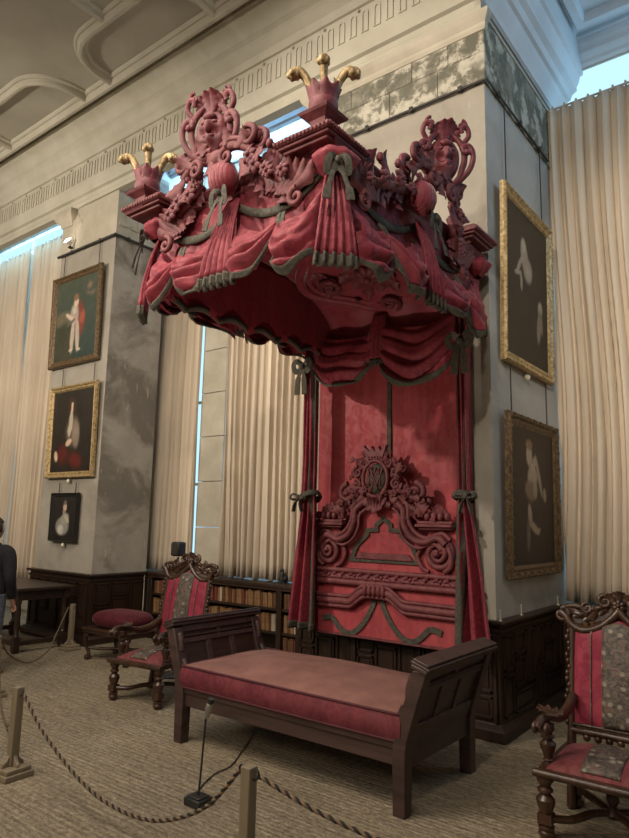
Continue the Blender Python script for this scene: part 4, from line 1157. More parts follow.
# ------------------------------------------------------------------ carved armchairs
def turned(mb, x, y, z0, z1, M=None, k=1.0):
    L = z1 - z0
    pr = [(.020, 0), (.034, .02), (.036, .07), (.020, .10), (.018, .13), (.030, .17), (.022, .20), (.026, .30), (.040, .46), (.042, .54), (.028, .60), (.020, .64), (.034, .68), (.034, .72), (.022, .76), (.028, .82), (.036, .86), (.036, 1.0)]
    mb.lathe([(r * k, z0 + t * L) for r, t in pr], 14, (M or Matrix()) @ T(x, y, 0))
def make_armchair(label, loc, rz):
    t = thing('armchair', loc, label, 'chair', rz)
    W_, WV = M_['walnut'], M_['walnut']
    hw, yf, yb, zs = .265, -.27, .24, .335
    for s in (-1, 1):
        mb = MB(); turned(mb, s * hw, yf, .045, zs, k=1.15); mb.ell((s * hw, yf, .03), (.042, .042, .03)); mb.box((s * hw, yf, .105), (.07, .07, .05))
        obj('leg', mb, W_, t, smooth=40)
        mb = MB(); turned(mb, s * (hw - .03), yb, .03, zs, k=.95); mb.box((s * (hw - .03), yb, .105), (.06, .06, .05)); mb.ell((s * (hw - .03), yb, .022), (.034, .034, .022))
        obj('leg', mb, W_, t, smooth=40)
    # X stretcher with central urn
    mb = MB()
    for s in (-1, 1):
        for (xx, yy) in ((hw, yf), (hw - .03, yb)):
            mb.tube(bez([(s * xx, yy, .105), (s * .16, yy * .75, .10), (s * .08, yy * .30, .115), (0, -.01, .115)], 6), .020, 8, flat=1.2)
    mb.lathe([(.03, .09), (.045, .11), (.03, .135), (.018, .15), (.034, .18), (.03, .21), (.012, .235), (.016, .255), (.0, .27)], 12, T(0, -.01, 0))
    obj('stretcher', mb, W_, t, smooth=60)
    mb = MB()
    mb.span((-.30, -.305, zs - .02), (.30, -.265, zs + .022)); mb.tube([(-.315, -.305, zs + .004), (.315, -.305, zs + .004)], .022, 10)
    for s in (-1, 1): mb.span((s * .262, -.28, zs - .02), (s * .298, .26, zs + .022))
    mb.span((-.26, .225, zs - .02), (.26, .26, zs + .022))
    obj('seat_rail', mb, W_, t, bevel=.006, smooth=40)
    def seat(u, v):
        a = max(0, sin(PI * u)) ** .4 * max(0, sin(PI * v)) ** .4
        return (lerp(-.268, .268, u), lerp(-.275, .235, v), zs + .015 + .085 * a)
    mb = MB(); mb.grid(seat, 24, 24); st = obj('seat', mb, M_['chairseat'], t, smooth=180)
    mb = MB(); mb.grid(lambda u, v: V(seat(lerp(.33, .67, u), lerp(.02, .98, v))) + V((0, 0, .004)), 8, 24)
    o = obj('tapestry_band', mb, M_['tapestry'], st, smooth=180, solid=.004)
    # arms: turned supports and scrolled arm with carved hand rest
    for s in (-1, 1):
        mb = MB(); turned(mb, s * hw, -.20, zs + .01, .575, k=1.0); obj('arm_support', mb, W_, t, smooth=40)
        mb = MB()
        path = bez([(s * (hw + .015), -.315, .565), (s * (hw + .01), -.27, .605), (s * hw, -.16, .60), (s * (hw - .005), .0, .565), (s * (hw - .01), .14, .575), (s * (hw - .02), .26, .63)], 7)
        mb.tube(path, [.036 - .012 * sin(PI * min(1, k / 24)) for k in range(36)], 10, flat=.75)
        for dx in (-.03, .03): mb.ell((s * hw + dx, -.31, .575), (.018, .034, .034), None, 10, 7)
        for k in range(4): leaf(mb, frame((s * hw, -.25 + .03 * k, .635 - .004 * k), (1, 0, 0), (0, 1, 0), (0, 0, 1)) @ Rz((k - 1.5) * .5), .12, .028, .3, 3)
        obj('arm', mb, W_, t, smooth=60)
    # raked back: frame, upholstered panel, band, carved crest
    B = T(0, .245, zs) @ Rx(-.17)          # local x right, z up along the back
    def bp(x, z, y=0): return B @ V((x, y, z))
    for s in (-1, 1):
        mb = MB()
        mb.tube([bp(s * .262, z) for z in (-.33, 0, .10, .30, .50, .66, .72)], [.026, .026, .025, .022, .022, .024, .026], 10)
        for k in range(17):
            z = .14 + .036 * k
            q = bp(s * (.283 + .008 * sin(k * 1.9)), z, -.012); mb.ell(q, (.014, .016, .020), None, 8, 6)
        obj('back_post', mb, W_, t, smooth=60)
    mb = MB(); mb.tube([bp(-.26, .10, -.005), bp(.26, .10, -.005)], .022, 8); mb.tube([bp(-.26, .135, -.01), bp(.26, .135, -.01)], .012, 8)
    for k in range(7): mb.ell(bp(-.18 + .06 * k, .07, -.005), (.022, .016, .024), None, 8, 6)
    obj('spindle_rail', mb, W_, t, smooth=60)
    ctop = lambda x: .70 + .075 * (1 - abs(x) / .25) ** 1.3
    def back(u, v, sgn=-1):
        x = lerp(-.25, .25, u); z = lerp(.14, ctop(x), v)
        e = max(0, sin(PI * u)) ** .4 * max(0, sin(PI * v)) ** .4
        return bp(x, z, sgn * (.012 + .030 * e))
    mb = MB(); mb.grid(back, 24, 24); mb.grid(lambda u, v: back(1 - u, v, 1), 24, 24)
    bk = obj('back_upholstery', mb, M_['chairred'], t, smooth=70)
    mb = MB(); mb.grid(lambda u, v: B @ (B.inverted() @ V(back(lerp(.33, .67, u), lerp(.01, .985, v))) + V((0, -.005, 0))), 8, 24)
    obj('tapestry_band', mb, M_['tapestry'], bk, smooth=180, solid=.004)
    mb = MB()
    for x in (-.087, .087, -.15, .15): mb.tube([V(back((x + .25) / .5, k / 16)) + V((0, -.006, 0)) for k in range(17)], .0035, 6)
    obj('gimp', mb, M_['tapestry'], bk, smooth=60)
    cm = MB(); FB = B @ Rx(PI / 2)       # local xy = face of back, z towards front
    FB = Matrix(((1, 0, 0, 0), (0, 0, -1, 0), (0, 1, 0, 0), (0, 0, 0, 1))); FB = B @ FB
    for s in (-1, 1):
        cm.tube([(s * x, y, .01) for x, y in [tuple(q[:2]) for q in bez([(.335, .80, 0), (.30, .775, 0), (.265, .725, 0), (.20, .695, 0), (.11, .725, 0), (.04, .785, 0), (0, .835, 0)], 6)]], .024, 8, FB)
        cm.tube([(s * x, y, .0) for x, y in [tuple(q[:2]) for q in bez([(.33, .82, 0), (.26, .845, 0), (.17, .83, 0), (.09, .855, 0), (.03, .905, 0)], 6)]], .018, 8, FB)
        volute(cm, FB @ T(s * .325, .785, .0), .048, 1.4, .018, -s)
        volute(cm, FB @ T(s * .175, .835, .01), .036, 1.3, .014, s); volute(cm, FB @ T(s * .075, .885, .01), .042, 1.3, .016, s)
        for k, (x, y, a, l) in enumerate(((.26, .775, 1.2, .11), (.20, .755, .9, .10), (.15, .765, .2, .09), (.11, .80, .5, .10), (.22, .80, -1.2, .10), (.28, .81, 1.8, .09))):
            leaf(cm, FB @ T(s * x, y, .0) @ Rz(s * a), l, .026, .5, 3, n=10)
        leaf(cm, FB @ T(s * .02, .86, .01) @ Rz(-s * .5), .10, .03, .6, 3, n=10)
    rosette(cm, FB @ T(0, .865, .015), .045, 6); leaf(cm, FB @ T(0, .88, .015), .085, .035, .5, 3)
    cm.grid(lambda u, v: (lerp(-.30, .30, u), lerp(.72 + .07 * (1 - abs(2 * u - 1)), .80 + .07 * (1 - abs(2 * u - 1)) ** 1.2, v), -.012), 20, 3, FB)
    obj('crest_rail', cm, W_, t, smooth=60)
    return t
chairA = make_armchair('carved armchair with pink red back between stool and daybed, its back before the bookcase', (-2.825, -.965, 0), .14)
chairB = copy_tree(chairA, (1.065, -1.06, 0), .03, 'carved armchair with silver tapestry back, cut off at the right edge beside the wainscot')
chairB.scale = (1.03, 1, .955)

# ------------------------------------------------------------------ cushioned stool
ST = thing('stool', (-4.36, -.25, 0), 'low dark wooden stool with a crimson squab, left of the pink backed armchair', 'stool', .06)
for sx in (-1, 1):
    for sy in (-1, 1):
        mb = MB(); x, y = sx * .32, sy * .20
        mb.tube(bez([(x, y, .30), (x + sx * .035, y + sy * .02, .24), (x + sx * .02, y, .13), (x - sx * .01, y - sy * .005, .06), (x + sx * .01, y, .03)], 6), [.034, .036, .036, .034, .032, .030, .028, .027, .026, .025, .024, .023, .022, .021, .020, .020, .020, .020, .020, .020, .022, .024, .026, .028, .03], 10)
        mb.ell((x + sx * .01, y, .027), (.036, .036, .027)); mb.box((x, y, .30), (.07, .07, .08))
        obj('leg', mb, M_['walnut'], ST, smooth=50)
mb = MB()
for s in (-1, 1):
    mb.tube(bez([(s * .31, -.2, .13), (s * .16, -.09, .12), (0, 0, .13), (-s * .16, .09, .12), (-s * .31, .2, .13)], 6), .018, 8)
mb.ell((0, 0, .15), (.035, .035, .04)); obj('stretcher', mb, M_['walnut'], ST, smooth=60)
mb = MB(); mb.span((-.37, -.25, .30), (.37, .25, .345)); mb.span((-.385, -.265, .335), (.385, .265, .36)); obj('seat_frame', mb, M_['walnut'], ST, bevel=.008)
mb = MB()
def sq(u, v):
    a = 2 * PI * u; c, s_ = cos(a), sin(a)
    rx = abs(c) ** .5 * (1 if c > 0 else -1); ry = abs(s_) ** .5 * (1 if s_ > 0 else -1)
    r = max(0, sin(PI * v)) ** .45
    return (.345 * rx * r, .235 * ry * r, .455 - .095 * cos(PI * v))
mb.grid(sq, 40, 14, closed=True); cu = obj('squab', mb, M_['stoolred'], ST, smooth=180)

# ------------------------------------------------------------------ oak table beyond
TB = thing('oak_table', (-6.15, -.56, 0), 'long dark oak table at left, before the wainscot and beside the person', 'table')
mb = MB(); mb.span((-6.85, -.93, .715), (-5.46, -.19, .75)); obj('tabletop', mb, M_['wood'], TB, world=True, bevel=.006)
mb = MB()
for y in (-.86, -.26): mb.span((-6.76, y - .015, .60), (-5.55, y + .015, .716)); mb.span((-6.76, y - .02, .595), (-5.55, y + .02, .61))
for x in (-6.76, -5.55): mb.span((x - .015, -.86, .60), (x + .015, -.26, .716))
obj('apron', mb, M_['wood'], TB, world=True, smooth=0)
for x in (-6.76, -5.55):
    for y in (-.86, -.26):
        mb = MB(); mb.box((x, y, .66), (.075, .075, .115)); mb.box((x, y, .10), (.075, .075, .15)); mb.box((x, y, .012), (.06, .06, .025))
        mb.lathe([(.03, .17), (.036, .19), (.024, .21), (.034, .30), (.034, .45), (.026, .56), (.036, .58), (.03, .61)], 12, T(x, y, 0)); obj('leg', mb, M_['woodv'], TB, world=True, smooth=40)
mb = MB()
for y in (-.86, -.26): mb.span((-6.76, y - .022, .08), (-5.55, y + .022, .135))
for x in (-6.76, -5.55): mb.span((x - .022, -.86, .08), (x + .022, -.26, .135))
obj('stretcher', mb, M_['wood'], TB, world=True, bevel=.004)

# ------------------------------------------------------------------ rope barrier
def rope_post(label, x, y, h=.53, rz=0.0):
    t = thing('rope_post', (x, y, 0), label, 'post', rz)
    mb = MB(); mb.box((0, 0, .018), (.19, .19, .036)); mb.box((0, 0, .05), (.165, .165, .028)); obj('stepped_base', mb, M_['post'], t, bevel=.006)
    for a, b in ((1, 0), (-1, 0), (0, 1), (0, -1)):
        mb = MB(); mb.prism([(.028, .064), (.072, .064), (.068, .085), (.045, .10), (.028, .13)], -.012, .012, (Rz(math.atan2(b, a)) @ Rx(PI / 2))); obj('bracket', mb, M_['post'], t, bevel=.003)
    mb = MB(); mb.box((0, 0, .064 + (h - .064) / 2), (.055, .055, h - .064)); obj('shaft', mb, M_['post'], t, bevel=.006)
    mb = MB()
    for a in (0, PI): mb.tube([Rz(a) @ V(q) for q in bez([(.02, 0, h - .05), (.048, 0, h - .045), (.058, 0, h - .02), (.046, 0, h - .005)], 4)], .005, 6)
    obj('hook', mb, M_['black'], t, smooth=60); return t
rope_post('pale square rope post standing at the bottom edge before the daybed', -.025, -2.735)
rope_post('pale square rope post with stepped base at left, near the bottom left corner', -2.045, -2.715, rz=.05)
rope_post('small far rope post between the oak table and the crimson stool', -5.30, -.30, .54)
rope_post('rope post at the left edge, half hidden beside the person in jeans', -3.90, -1.93, .53)
rope_post('rope post', 2.02, -2.10) if False else None
def rope(name, label, pts, tan, r=.0066, pitch=.055):
    P = bez(pts, 24); d = [0.0]
    for a, b in zip(P, P[1:]): d.append(d[-1] + (b - a).length)
    L = d[-1]; n = int(L / pitch * 8)
    def at(s):
        for i in range(len(d) - 1):
            if s <= d[i + 1]: return P[i].lerp(P[i + 1], (s - d[i]) / max(1e-6, d[i + 1] - d[i]))
        return P[-1]
    C_ = [at(L * k / n) for k in range(n + 1)]
    mb = MB(); zero = C_[0].copy()
    for st in (0, 1):
        mb.cur = st; out = []
        for k, c in enumerate(C_):
            t = (C_[min(k + 1, n)] - C_[max(k - 1, 0)]).normalized(); a = t.cross(V((0, 0, 1))); a = a.normalized() if a.length > .05 else V((1, 0, 0)); b = t.cross(a)
            ph = 2 * PI * (k / 8) + PI * st; out.append(c + (a * cos(ph) + b * sin(ph)) * r * .62)
        mb.tube(out, r, 6)
    mid = C_[len(C_) // 2]
    return tag(obj(name, mb, tan, smooth=60, loc=tuple(mid)), label, 'rope')
BT = [M_['rope_black'], M_['rope_tan']]; DD = [M_['rope_dull'], M_['rope_dull']]
rope('barrier_rope', 'black and tan rope sagging between the two pale posts in the foreground', [(-1.99, -2.71, .50), (-1.72, -2.715, .32), (-1.30, -2.72, .155), (-.95, -2.725, .105), (-.62, -2.725, .14), (-.30, -2.73, .285), (-.08, -2.735, .50)], BT)
rope('barrier_rope', 'black and tan rope running off the bottom edge from the post before the daybed', [(.03, -2.73, .50), (.30, -2.70, .43), (.58, -2.66, .385), (.95, -2.62, .36), (1.35, -2.58, .38)], BT)
rope('barrier_rope', 'thin tan rope hanging from the far small post towards the person', [(-5.33, -.34, .50), (-5.10, -.60, .28), (-4.85, -.86, .12), (-4.55, -1.25, .10), (-4.15, -1.68, .30), (-3.93, -1.88, .50)], DD, .006)
rope('barrier_rope', 'thin tan rope dropping from the person\'s post to the bottom left post', [(-3.84, -1.93, .50), (-3.72, -1.97, .22), (-3.40, -2.1, .04), (-2.85, -2.33, .06), (-2.40, -2.54, .25), (-2.10, -2.70, .49)], DD, .006)

# ------------------------------------------------------------------ uplighter, its cable, and the black box on its stand
UL = thing('uplighter', (-.865, -2.24, 0), 'small lamp with slim black stem and silver head on the matting before the daybed', 'lamp')
mb = MB(); mb.box((0, 0, .022), (.13, .11, .044)); mb.box((0, 0, .048), (.10, .085, .012)); obj('base', mb, M_['black'], UL, bevel=.006)
mb = MB(); mb.tube([(0, 0, .05), (.016, 0, .25), (.032, 0, .475)], .006, 8); obj('stem', mb, M_['black'], UL)
mb = MB(); Mh = T(.036, 0, .47) @ Ry(.28); mb.lathe([(.010, 0), (.016, .006), (.017, .04), (.020, .045), (.020, .085), (.017, .09)], 14, Mh); obj('lamp_head', mb, M_['silver'], UL, smooth=40)
mb = MB(); mb.lathe([(.018, .09), (.019, .10), (.017, .118), (.0, .118)], 14, Mh); obj('lamp_cap', mb, M_['black'], UL, smooth=40)
mb = MB(); mb.tube(bez([(-.93, -2.20, .012), (-1.02, -2.08, .008), (-1.11, -1.88, .008), (-1.13, -1.72, .008), (-1.25, -1.50, .008), (-1.40, -1.25, .008), (-1.60, -.95, .008), (-1.85, -.55, .008), (-2.0, -.1, .008)], 10), .004, 6)
tag(obj('cable', mb, M_['cable'], smooth=60, loc=(-1.13, -1.72, .008)), 'dark cable trailing over the matting from the small lamp under the daybed', 'cable')
SP = thing('stand_speaker', (-3.36, -.34, 0), 'black box on a thin pole with round foot, behind the left armchair', 'speaker')
mb = MB(); mb.lathe([(.0, 0), (.135, 0), (.14, .012), (.12, .03), (.03, .042), (.015, .06)], 28); obj('foot', mb, M_['black'], SP, smooth=40)
mb = MB(); mb.tube([(0, 0, .05), (0, 0, 1.20)], .011, 10); obj('pole', mb, M_['black'], SP)
mb = MB(); mb.box((0, 0, 1.285), (.125, .11, .15)); bx = obj('box', mb, M_['black'], SP, bevel=.018)
mb = MB(); mb.box((0, -.056, 1.285), (.10, .006, .12)); obj('grille', mb, M_['iron'], bx, bevel=.002)

# small things on ledges and walls
OR = thing('ornament', (-3.02, .98, .877), 'small dark ornament standing on the bookcase end beside the red bed curtain', 'ornament')
mb = MB(); mb.span((-.05, -.035, 0), (.05, .035, .02)); mb.lathe([(.035, .02), (.04, .05), (.028, .085), (.032, .11), (.022, .13)], 12, T(-.01, 0, 0)); mb.ell((-.012, 0, .145), (.024, .024, .026)); mb.ell((.035, 0, .05), (.022, .024, .035))
obj('figure', mb, M_['black'], OR, smooth=60)
for k, (x, y) in enumerate(((.045, -.03), (.045, .42), (.045, 1.36))):
    t = thing('ledge_peg', (x, y, .8755), ('nearest', 'middle', 'farthest')[k] + ' of three small ivory pegs along the right wainscot ledge', 'peg', group='pegs on the wainscot ledge')
    mb = MB(); mb.lathe([(.014, 0), (.015, .006), (.006, .012), (.005, .075), (.008, .08), (.0, .09)], 10); obj('peg', mb, M_['tag'], t, smooth=40)
FL_ = thing('flood_lamp', (-6.46, -.06, 5.545), 'small lit flood lamp sitting on the rail of the pier with three portraits', 'lamp')
mb = MB(); mb.box((0, 0, .01), (.05, .06, .02)); mb.tube([(0, 0, .02), (0, -.01, .05)], .008, 8); obj('bracket', mb, M_['black'], FL_)
mb = MB(); mb.lathe([(.03, 0), (.05, .04), (.055, .075), (.048, .075)], 14, T(0, 0, .06) @ Rx(.9)); hd = obj('reflector', mb, M_['white'], FL_, smooth=40)
mb = MB(); mb.lathe([(.0, .070), (.060, .074), (.0, .095)], 14, T(0, 0, .06) @ Rx(.9)); obj('lamp_glass', mb, M_['lampglow'], hd, smooth=40)

# ------------------------------------------------------------------ pictures
def sh(px, py, c, e):            # soft ellipse / capsule helpers
    pass
def picture(name, label, o, ax, w, h, fw, frame_mat, blobs, bg, bg2, wires=(), style='plain', tilt=.03, tagm=None):
    """o: lower left corner on the wall, ax: direction along the wall"""
    ax = V(ax); n = V((ax[1], -ax[0], 0)); t = thing(name, V(o) + ax * (w / 2), label, 'painting')
    F = frame(V(o) + n * .02, ax, (0, 0, 1), n) @ Rx(tilt)
    prof = [(0, 0), (0, .035), (fw * .12, .055), (fw * .35, .05), (fw * .5, .035), (fw * .75, .038), (fw * .88, .028), (fw, .02), (fw, 0)]
    for i in range(4):
        c = [(0, 0), (w, 0), (w, h), (0, h)]; a, b = V((*c[i], 0)), V((*c[(i + 1) % 4], 0)); d = (b - a).normalized(); inn = V((-d.y, d.x, 0))
        mb = MB(); vs = []
        for p, sg in ((a, 1), (b, -1)): vs += [tuple(p + inn * q + d * (sg * q) + V((0, 0, z))) for q, z in prof]
        m = len(prof); mb.add(vs, [(k, m + k, m + k + 1, k + 1) for k in range(m - 1)] + [tuple(reversed(range(m))), tuple(range(m, 2 * m))], F)
        r = obj('frame_rail', mb, frame_mat, t, world=True, smooth=25)
        cb = MB(); L = (b - a).length
        if style == 'bead':
            k_ = int(L / .034)
            for k in range(k_): q = a + d * (L * (k + .5) / k_) + inn * (fw * .22) + V((0, 0, .052)); cb.ell(q, (.011, .011, .010), F, 6, 4)
            k_ = int(L / .028)
            for k in range(1, k_): q = a + d * (fw + (L - 2 * fw) * k / k_) + inn * (fw * .86) + V((0, 0, .03)); cb.ell(q, (.008, .008, .007), F, 5, 4)
        elif style == 'carve':
            k_ = int(L / .075)
            for k in range(k_):
                q = a + d * (L * (k + .5) / k_) + inn * (fw * .30) + V((0, 0, .048))
                leaf(cb, F @ T(*q) @ Rz(math.atan2(d.y, d.x) - PI / 2 + (.6 if k % 2 else -.6)) @ T(0, -.03, 0), .07, .022, .5, 2, n=6)
        if cb.v: obj('frame_carving', cb, frame_mat, r, world=True, smooth=60)
    nx, ny = 64, int(64 * h / w)
    cv = MB(); x0, x1, y0, y1 = fw * .9, w - fw * .9, fw * .9, h - fw * .9
    cv.grid(lambda u, v: (lerp(x0, x1, u), lerp(y0, y1, v), .018), nx, ny, F)
    c = obj('canvas', cv, M_['oil'], t, world=True, smooth=0)
    at = c.data.color_attributes.new('picture', 'FLOAT_COLOR', 'POINT'); cols = []
    for j in range(ny + 1):
        for i in range(nx + 1):
            u, v = i / nx, j / ny; col = [lerp(bg[k], bg2[k], v) for k in range(3)]
            for (bx, by, rx, ry, ang, bc, soft) in blobs:
                dx, dy = (u - bx), (v - by) * h / w; ca, sa = cos(ang), sin(ang)
                X, Y = (dx * ca + dy * sa) / rx, (-dx * sa + dy * ca) / ry
                q = math.sqrt(X * X + Y * Y); f = max(0.0, min(1.0, (1 - q) / (soft * .6)))
                f = f * f * (3 - 2 * f); col = [lerp(col[k], bc[k], f) for k in range(3)]
            cols += [*col, 1.0]
    at.data.foreach_set('color', cols)
    for (x, z0, z1) in wires:
        wb = MB(); p = V(o) + ax * x + n * .028; wb.tube([(p.x, p.y, z0), (p.x, p.y, z1)], .006, 6); obj('hanging_rod', wb, M_['iron'], t, world=True)
    if tagm:
        wb = MB(); p = V(o) + ax * tagm + n * .035 + V((0, 0, -.045)); wb.ell(p, (.026, .026, .03), None, 10, 8); obj('catalogue_disc', wb, M_['tag'], t, world=True, smooth=60)
    return t
SK = (.62, .44, .30); DKB = (.03, .022, .016)
A1 = (1, 0, 0); A2 = (0, 1, 0)
picture('painting', 'full length portrait of a pale figure in white breeches, top of the left pier', (-6.785, -.002, 3.725), A1, 1.23, 1.38, .10, M_['giltdark'],
    [(.22, .52, .30, .14, 0, (.13, .115, .075), .6), (.25, .20, .30, .36, 0, (.055, .055, .035), .5), (.80, .86, .09, .07, .4, (.20, .14, .095), 1.4), (.88, .76, .09, .05, .3, (.16, .12, .09), 1.4), (.78, .77, .10, .035, -.3, (.15, .115, .085), 1.4),
     (.60, .48, .15, .30, .1, (.20, .055, .04), .8), (.66, .50, .08, .12, 0, (.30, .085, .055), .8), (.47, .55, .12, .18, 0, (.36, .30, .24), .6), (.44, .28, .055, .26, -.05, (.44, .36, .29), .5), (.56, .28, .055, .26, .08, (.44, .36, .29), .5),
     (.42, .12, .06, .025, .2, (.5, .4, .32), .5), (.60, .11, .06, .025, -.2, (.5, .4, .32), .5), (.36, .53, .14, .035, -.5, (.55, .42, .33), .5), (.50, .70, .06, .075, 0, (.62, .46, .34), .4), (.49, .76, .075, .06, 0, (.22, .13, .07), .6), (.47, .60, .06, .06, 0, (.50, .45, .38), .7), (.40, .46, .12, .03, .4, (.12, .10, .09), .6)],
    (.035, .055, .045), (.075, .085, .062), ((.16, 5.075, 5.47), (1.05, 5.075, 5.47)), 'bead', .025)
picture('painting', 'gilt framed portrait of a long haired sitter in red, middle of the left pier', (-6.62, -.002, 2.125), A1, 1.15, 1.30, .085, M_['gilt'],
    [(.30, .22, .20, .20, .3, (.085, .016, .011), 1.2), (.62, .14, .24, .15, -.3, (.10, .018, .012), 1.2), (.52, .50, .20, .26, 0, (.10, .075, .055), .6), (.60, .46, .11, .24, .1, (.22, .17, .13), .7), (.47, .62, .055, .18, 0, (.42, .36, .28), .5),
     (.44, .36, .09, .05, .4, (.52, .37, .26), .5), (.14, .20, .05, .09, .3, (.50, .36, .25), .6), (.47, .79, .065, .085, 0, (.60, .42, .29), .45), (.42, .80, .05, .16, 0, (.05, .03, .02), .7), (.54, .78, .045, .17, 0, (.05, .03, .02), .7), (.47, .88, .085, .05, 0, (.05, .03, .02), .7), (.44, .50, .045, .10, 0, (.40, .34, .27), .6)],
    (.022, .016, .012), (.030, .024, .018), ((.20, 3.41, 3.695), (.98, 3.41, 3.695)), 'plain', .02, .57)
picture('painting', 'small black framed portrait of a figure in white robes, lowest on the left pier', (-6.39, -.002, 1.265), A1, .64, .655, .05, M_['frameblack'],
    [(.42, .28, .34, .26, 0, (.26, .245, .21), .6), (.52, .46, .22, .16, .3, (.30, .285, .24), .6), (.36, .20, .18, .14, -.3, (.46, .44, .38), .7), (.60, .46, .17, .06, -.7, (.42, .36, .28), .6), (.50, .74, .09, .13, 0, (.50, .36, .26), .45), (.50, .84, .085, .07, 0, (.14, .11, .09), .6), (.47, .62, .08, .07, 0, (.26, .20, .16), .7)],
    (.018, .015, .013), (.025, .021, .018), ((.12, 1.91, 2.06), (.52, 1.91, 2.06)), 'plain', .01, .33)
picture('painting', 'gold framed dark painting of two dim pale figures, upper on the right pier face', (0, .165, 2.99), A2, 1.27, 1.62, .10, M_['gilt'],
    [(.42, .70, .10, .18, .3, (.34, .29, .22), .7), (.50, .62, .13, .13, 0, (.30, .25, .19), .7), (.40, .77, .06, .07, 0, (.46, .38, .28), .6), (.30, .62, .13, .030, .9, (.34, .28, .21), .6), (.26, .56, .09, .025, .2, (.34, .28, .21), .6), (.34, .52, .03, .10, .1, (.30, .25, .18), .6),
     (.80, .42, .07, .08, 0, (.34, .28, .21), .7), (.76, .28, .06, .17, -.1, (.22, .18, .13), .7), (.82, .33, .05, .13, .2, (.18, .15, .11), .7)],
    (.020, .016, .011), (.026, .020, .014), ((.22, 4.58, 5.48), (1.18, 4.58, 5.48)), 'bead', .02, .60)
picture('painting', 'bronze framed portrait of a figure with raised bare arm, lower on the right pier face', (0, .165, 1.17), A2, 1.27, 1.385, .105, M_['giltdark'],
    [(.5, .5, .6, .7, 0, (.036, .021, .014), .9), (.42, .30, .26, .34, 0, (.030, .022, .016), .6), (.47, .64, .13, .12, .1, (.42, .33, .24), .55), (.42, .54, .15, .10, -.2, (.22, .15, .10), .7), (.53, .55, .06, .09, 0, (.34, .27, .19), .6), (.40, .80, .075, .10, 0, (.46, .36, .26), .45), (.40, .88, .09, .05, 0, (.26, .17, .09), .6), (.44, .72, .05, .05, 0, (.42, .33, .24), .5),
     (.62, .66, .040, .22, .45, (.36, .28, .20), .5), (.76, .52, .045, .07, .2, (.34, .27, .19), .6), (.52, .76, .06, .05, .3, (.38, .30, .21), .5), (.40, .36, .05, .11, .2, (.38, .30, .22), .5), (.50, .27, .14, .040, -.4, (.37, .29, .21), .5), (.60, .25, .05, .03, .2, (.36, .28, .20), .6), (.36, .22, .05, .16, 0, (.16, .12, .09), .7)],
    (.016, .011, .008), (.030, .018, .012), ((.20, 2.55, 2.985), (1.12, 2.55, 2.985)), 'carve', .015)

# ------------------------------------------------------------------ visitor at the left edge
PX, PY = -4.75, -1.62
PE = thing('person', (PX, PY, 0), 'person in black jumper and grey blue jeans seen from behind at the left edge', 'person', .55)
def skin_chain(mb, chain, seg=14):
    mb.tube(bez([c[0] for c in chain], 6), [lerp(chain[i][1], chain[min(i + 1, len(chain) - 1)][1], k / 6) for i in range(len(chain) - 1) for k in range(6)] + [chain[-1][1]], seg)
def body_grid(mb, rows, seg=24):        # rows: z, half width, half depth, y offset
    R = bez([V((a, b, c)) for a, b, c, _ in rows], 5); Y = [lerp(rows[i][3], rows[i + 1][3], k / 5) for i in range(len(rows) - 1) for k in range(5)] + [rows[-1][3]]
    mb.grid(lambda u, v: ((lambda r, y: (r[1] * cos(2 * PI * u), y + r[2] * sin(2 * PI * u), r[0]))(R[min(len(R) - 1, int(round(v * (len(R) - 1))))], Y[min(len(R) - 1, int(round(v * (len(R) - 1))))])), seg, len(R) - 1, closed=True)
# one skin body grown over a skeleton with the Skin modifier
bm_v = [(0, 0, .86), (0, 0, 1.02), (0, -.01, 1.17), (0, -.01, 1.27), (0, .0, 1.34), (0, .015, 1.40)]
bm_r = [.12, .11, .12, .06, .048, .05]; edges = [(0, 1), (1, 2), (2, 3), (3, 4), (4, 5)]
def chain(root, pts, rad):
    i = root
    for p, r in zip(pts, rad): bm_v.append(p); bm_r.append(r); edges.append((i, len(bm_v) - 1)); i = len(bm_v) - 1
    return i
for s in (-1, 1):
    chain(0, [(s * .085, 0, .78), (s * .09, .01, .45), (s * .09, -.01, .08), (s * .09, .12, .035)], [.085, .055, .038, .032])
    w = chain(2, [(s * .16, 0, 1.20), (s * .205, -.02, .97), (s * .20, .08, .76)], [.052, .038, .026])
    pm = chain(w, [(s * .195, .11, .70)], [.026])
    for k, (dx, L) in enumerate(((-.024, .055), (-.008, .064), (.009, .060), (.024, .046))):
        chain(pm, [(s * .195 + dx, .13, .665), (s * .195 + dx, .14, .665 - L * .55), (s * .195 + dx * .9, .135, .665 - L)], [.0085, .008, .007])
    chain(w, [(s * .175, .135, .71), (s * .17, .155, .685)], [.0095, .008])
me = bpy.data.meshes.new('body'); me.from_pydata(bm_v, edges, []); me.materials.append(M_['skin'])
bo = _link('body', me, PE)
sk = bo.modifiers.new('skin', 'SKIN'); sk.use_smooth_shade = True
for q, r in zip(me.skin_vertices[0].data, bm_r): q.radius = (r, r)
me.skin_vertices[0].data[0].use_root = True
ss = bo.modifiers.new('sub', 'SUBSURF'); ss.levels = 1; ss.render_levels = 2
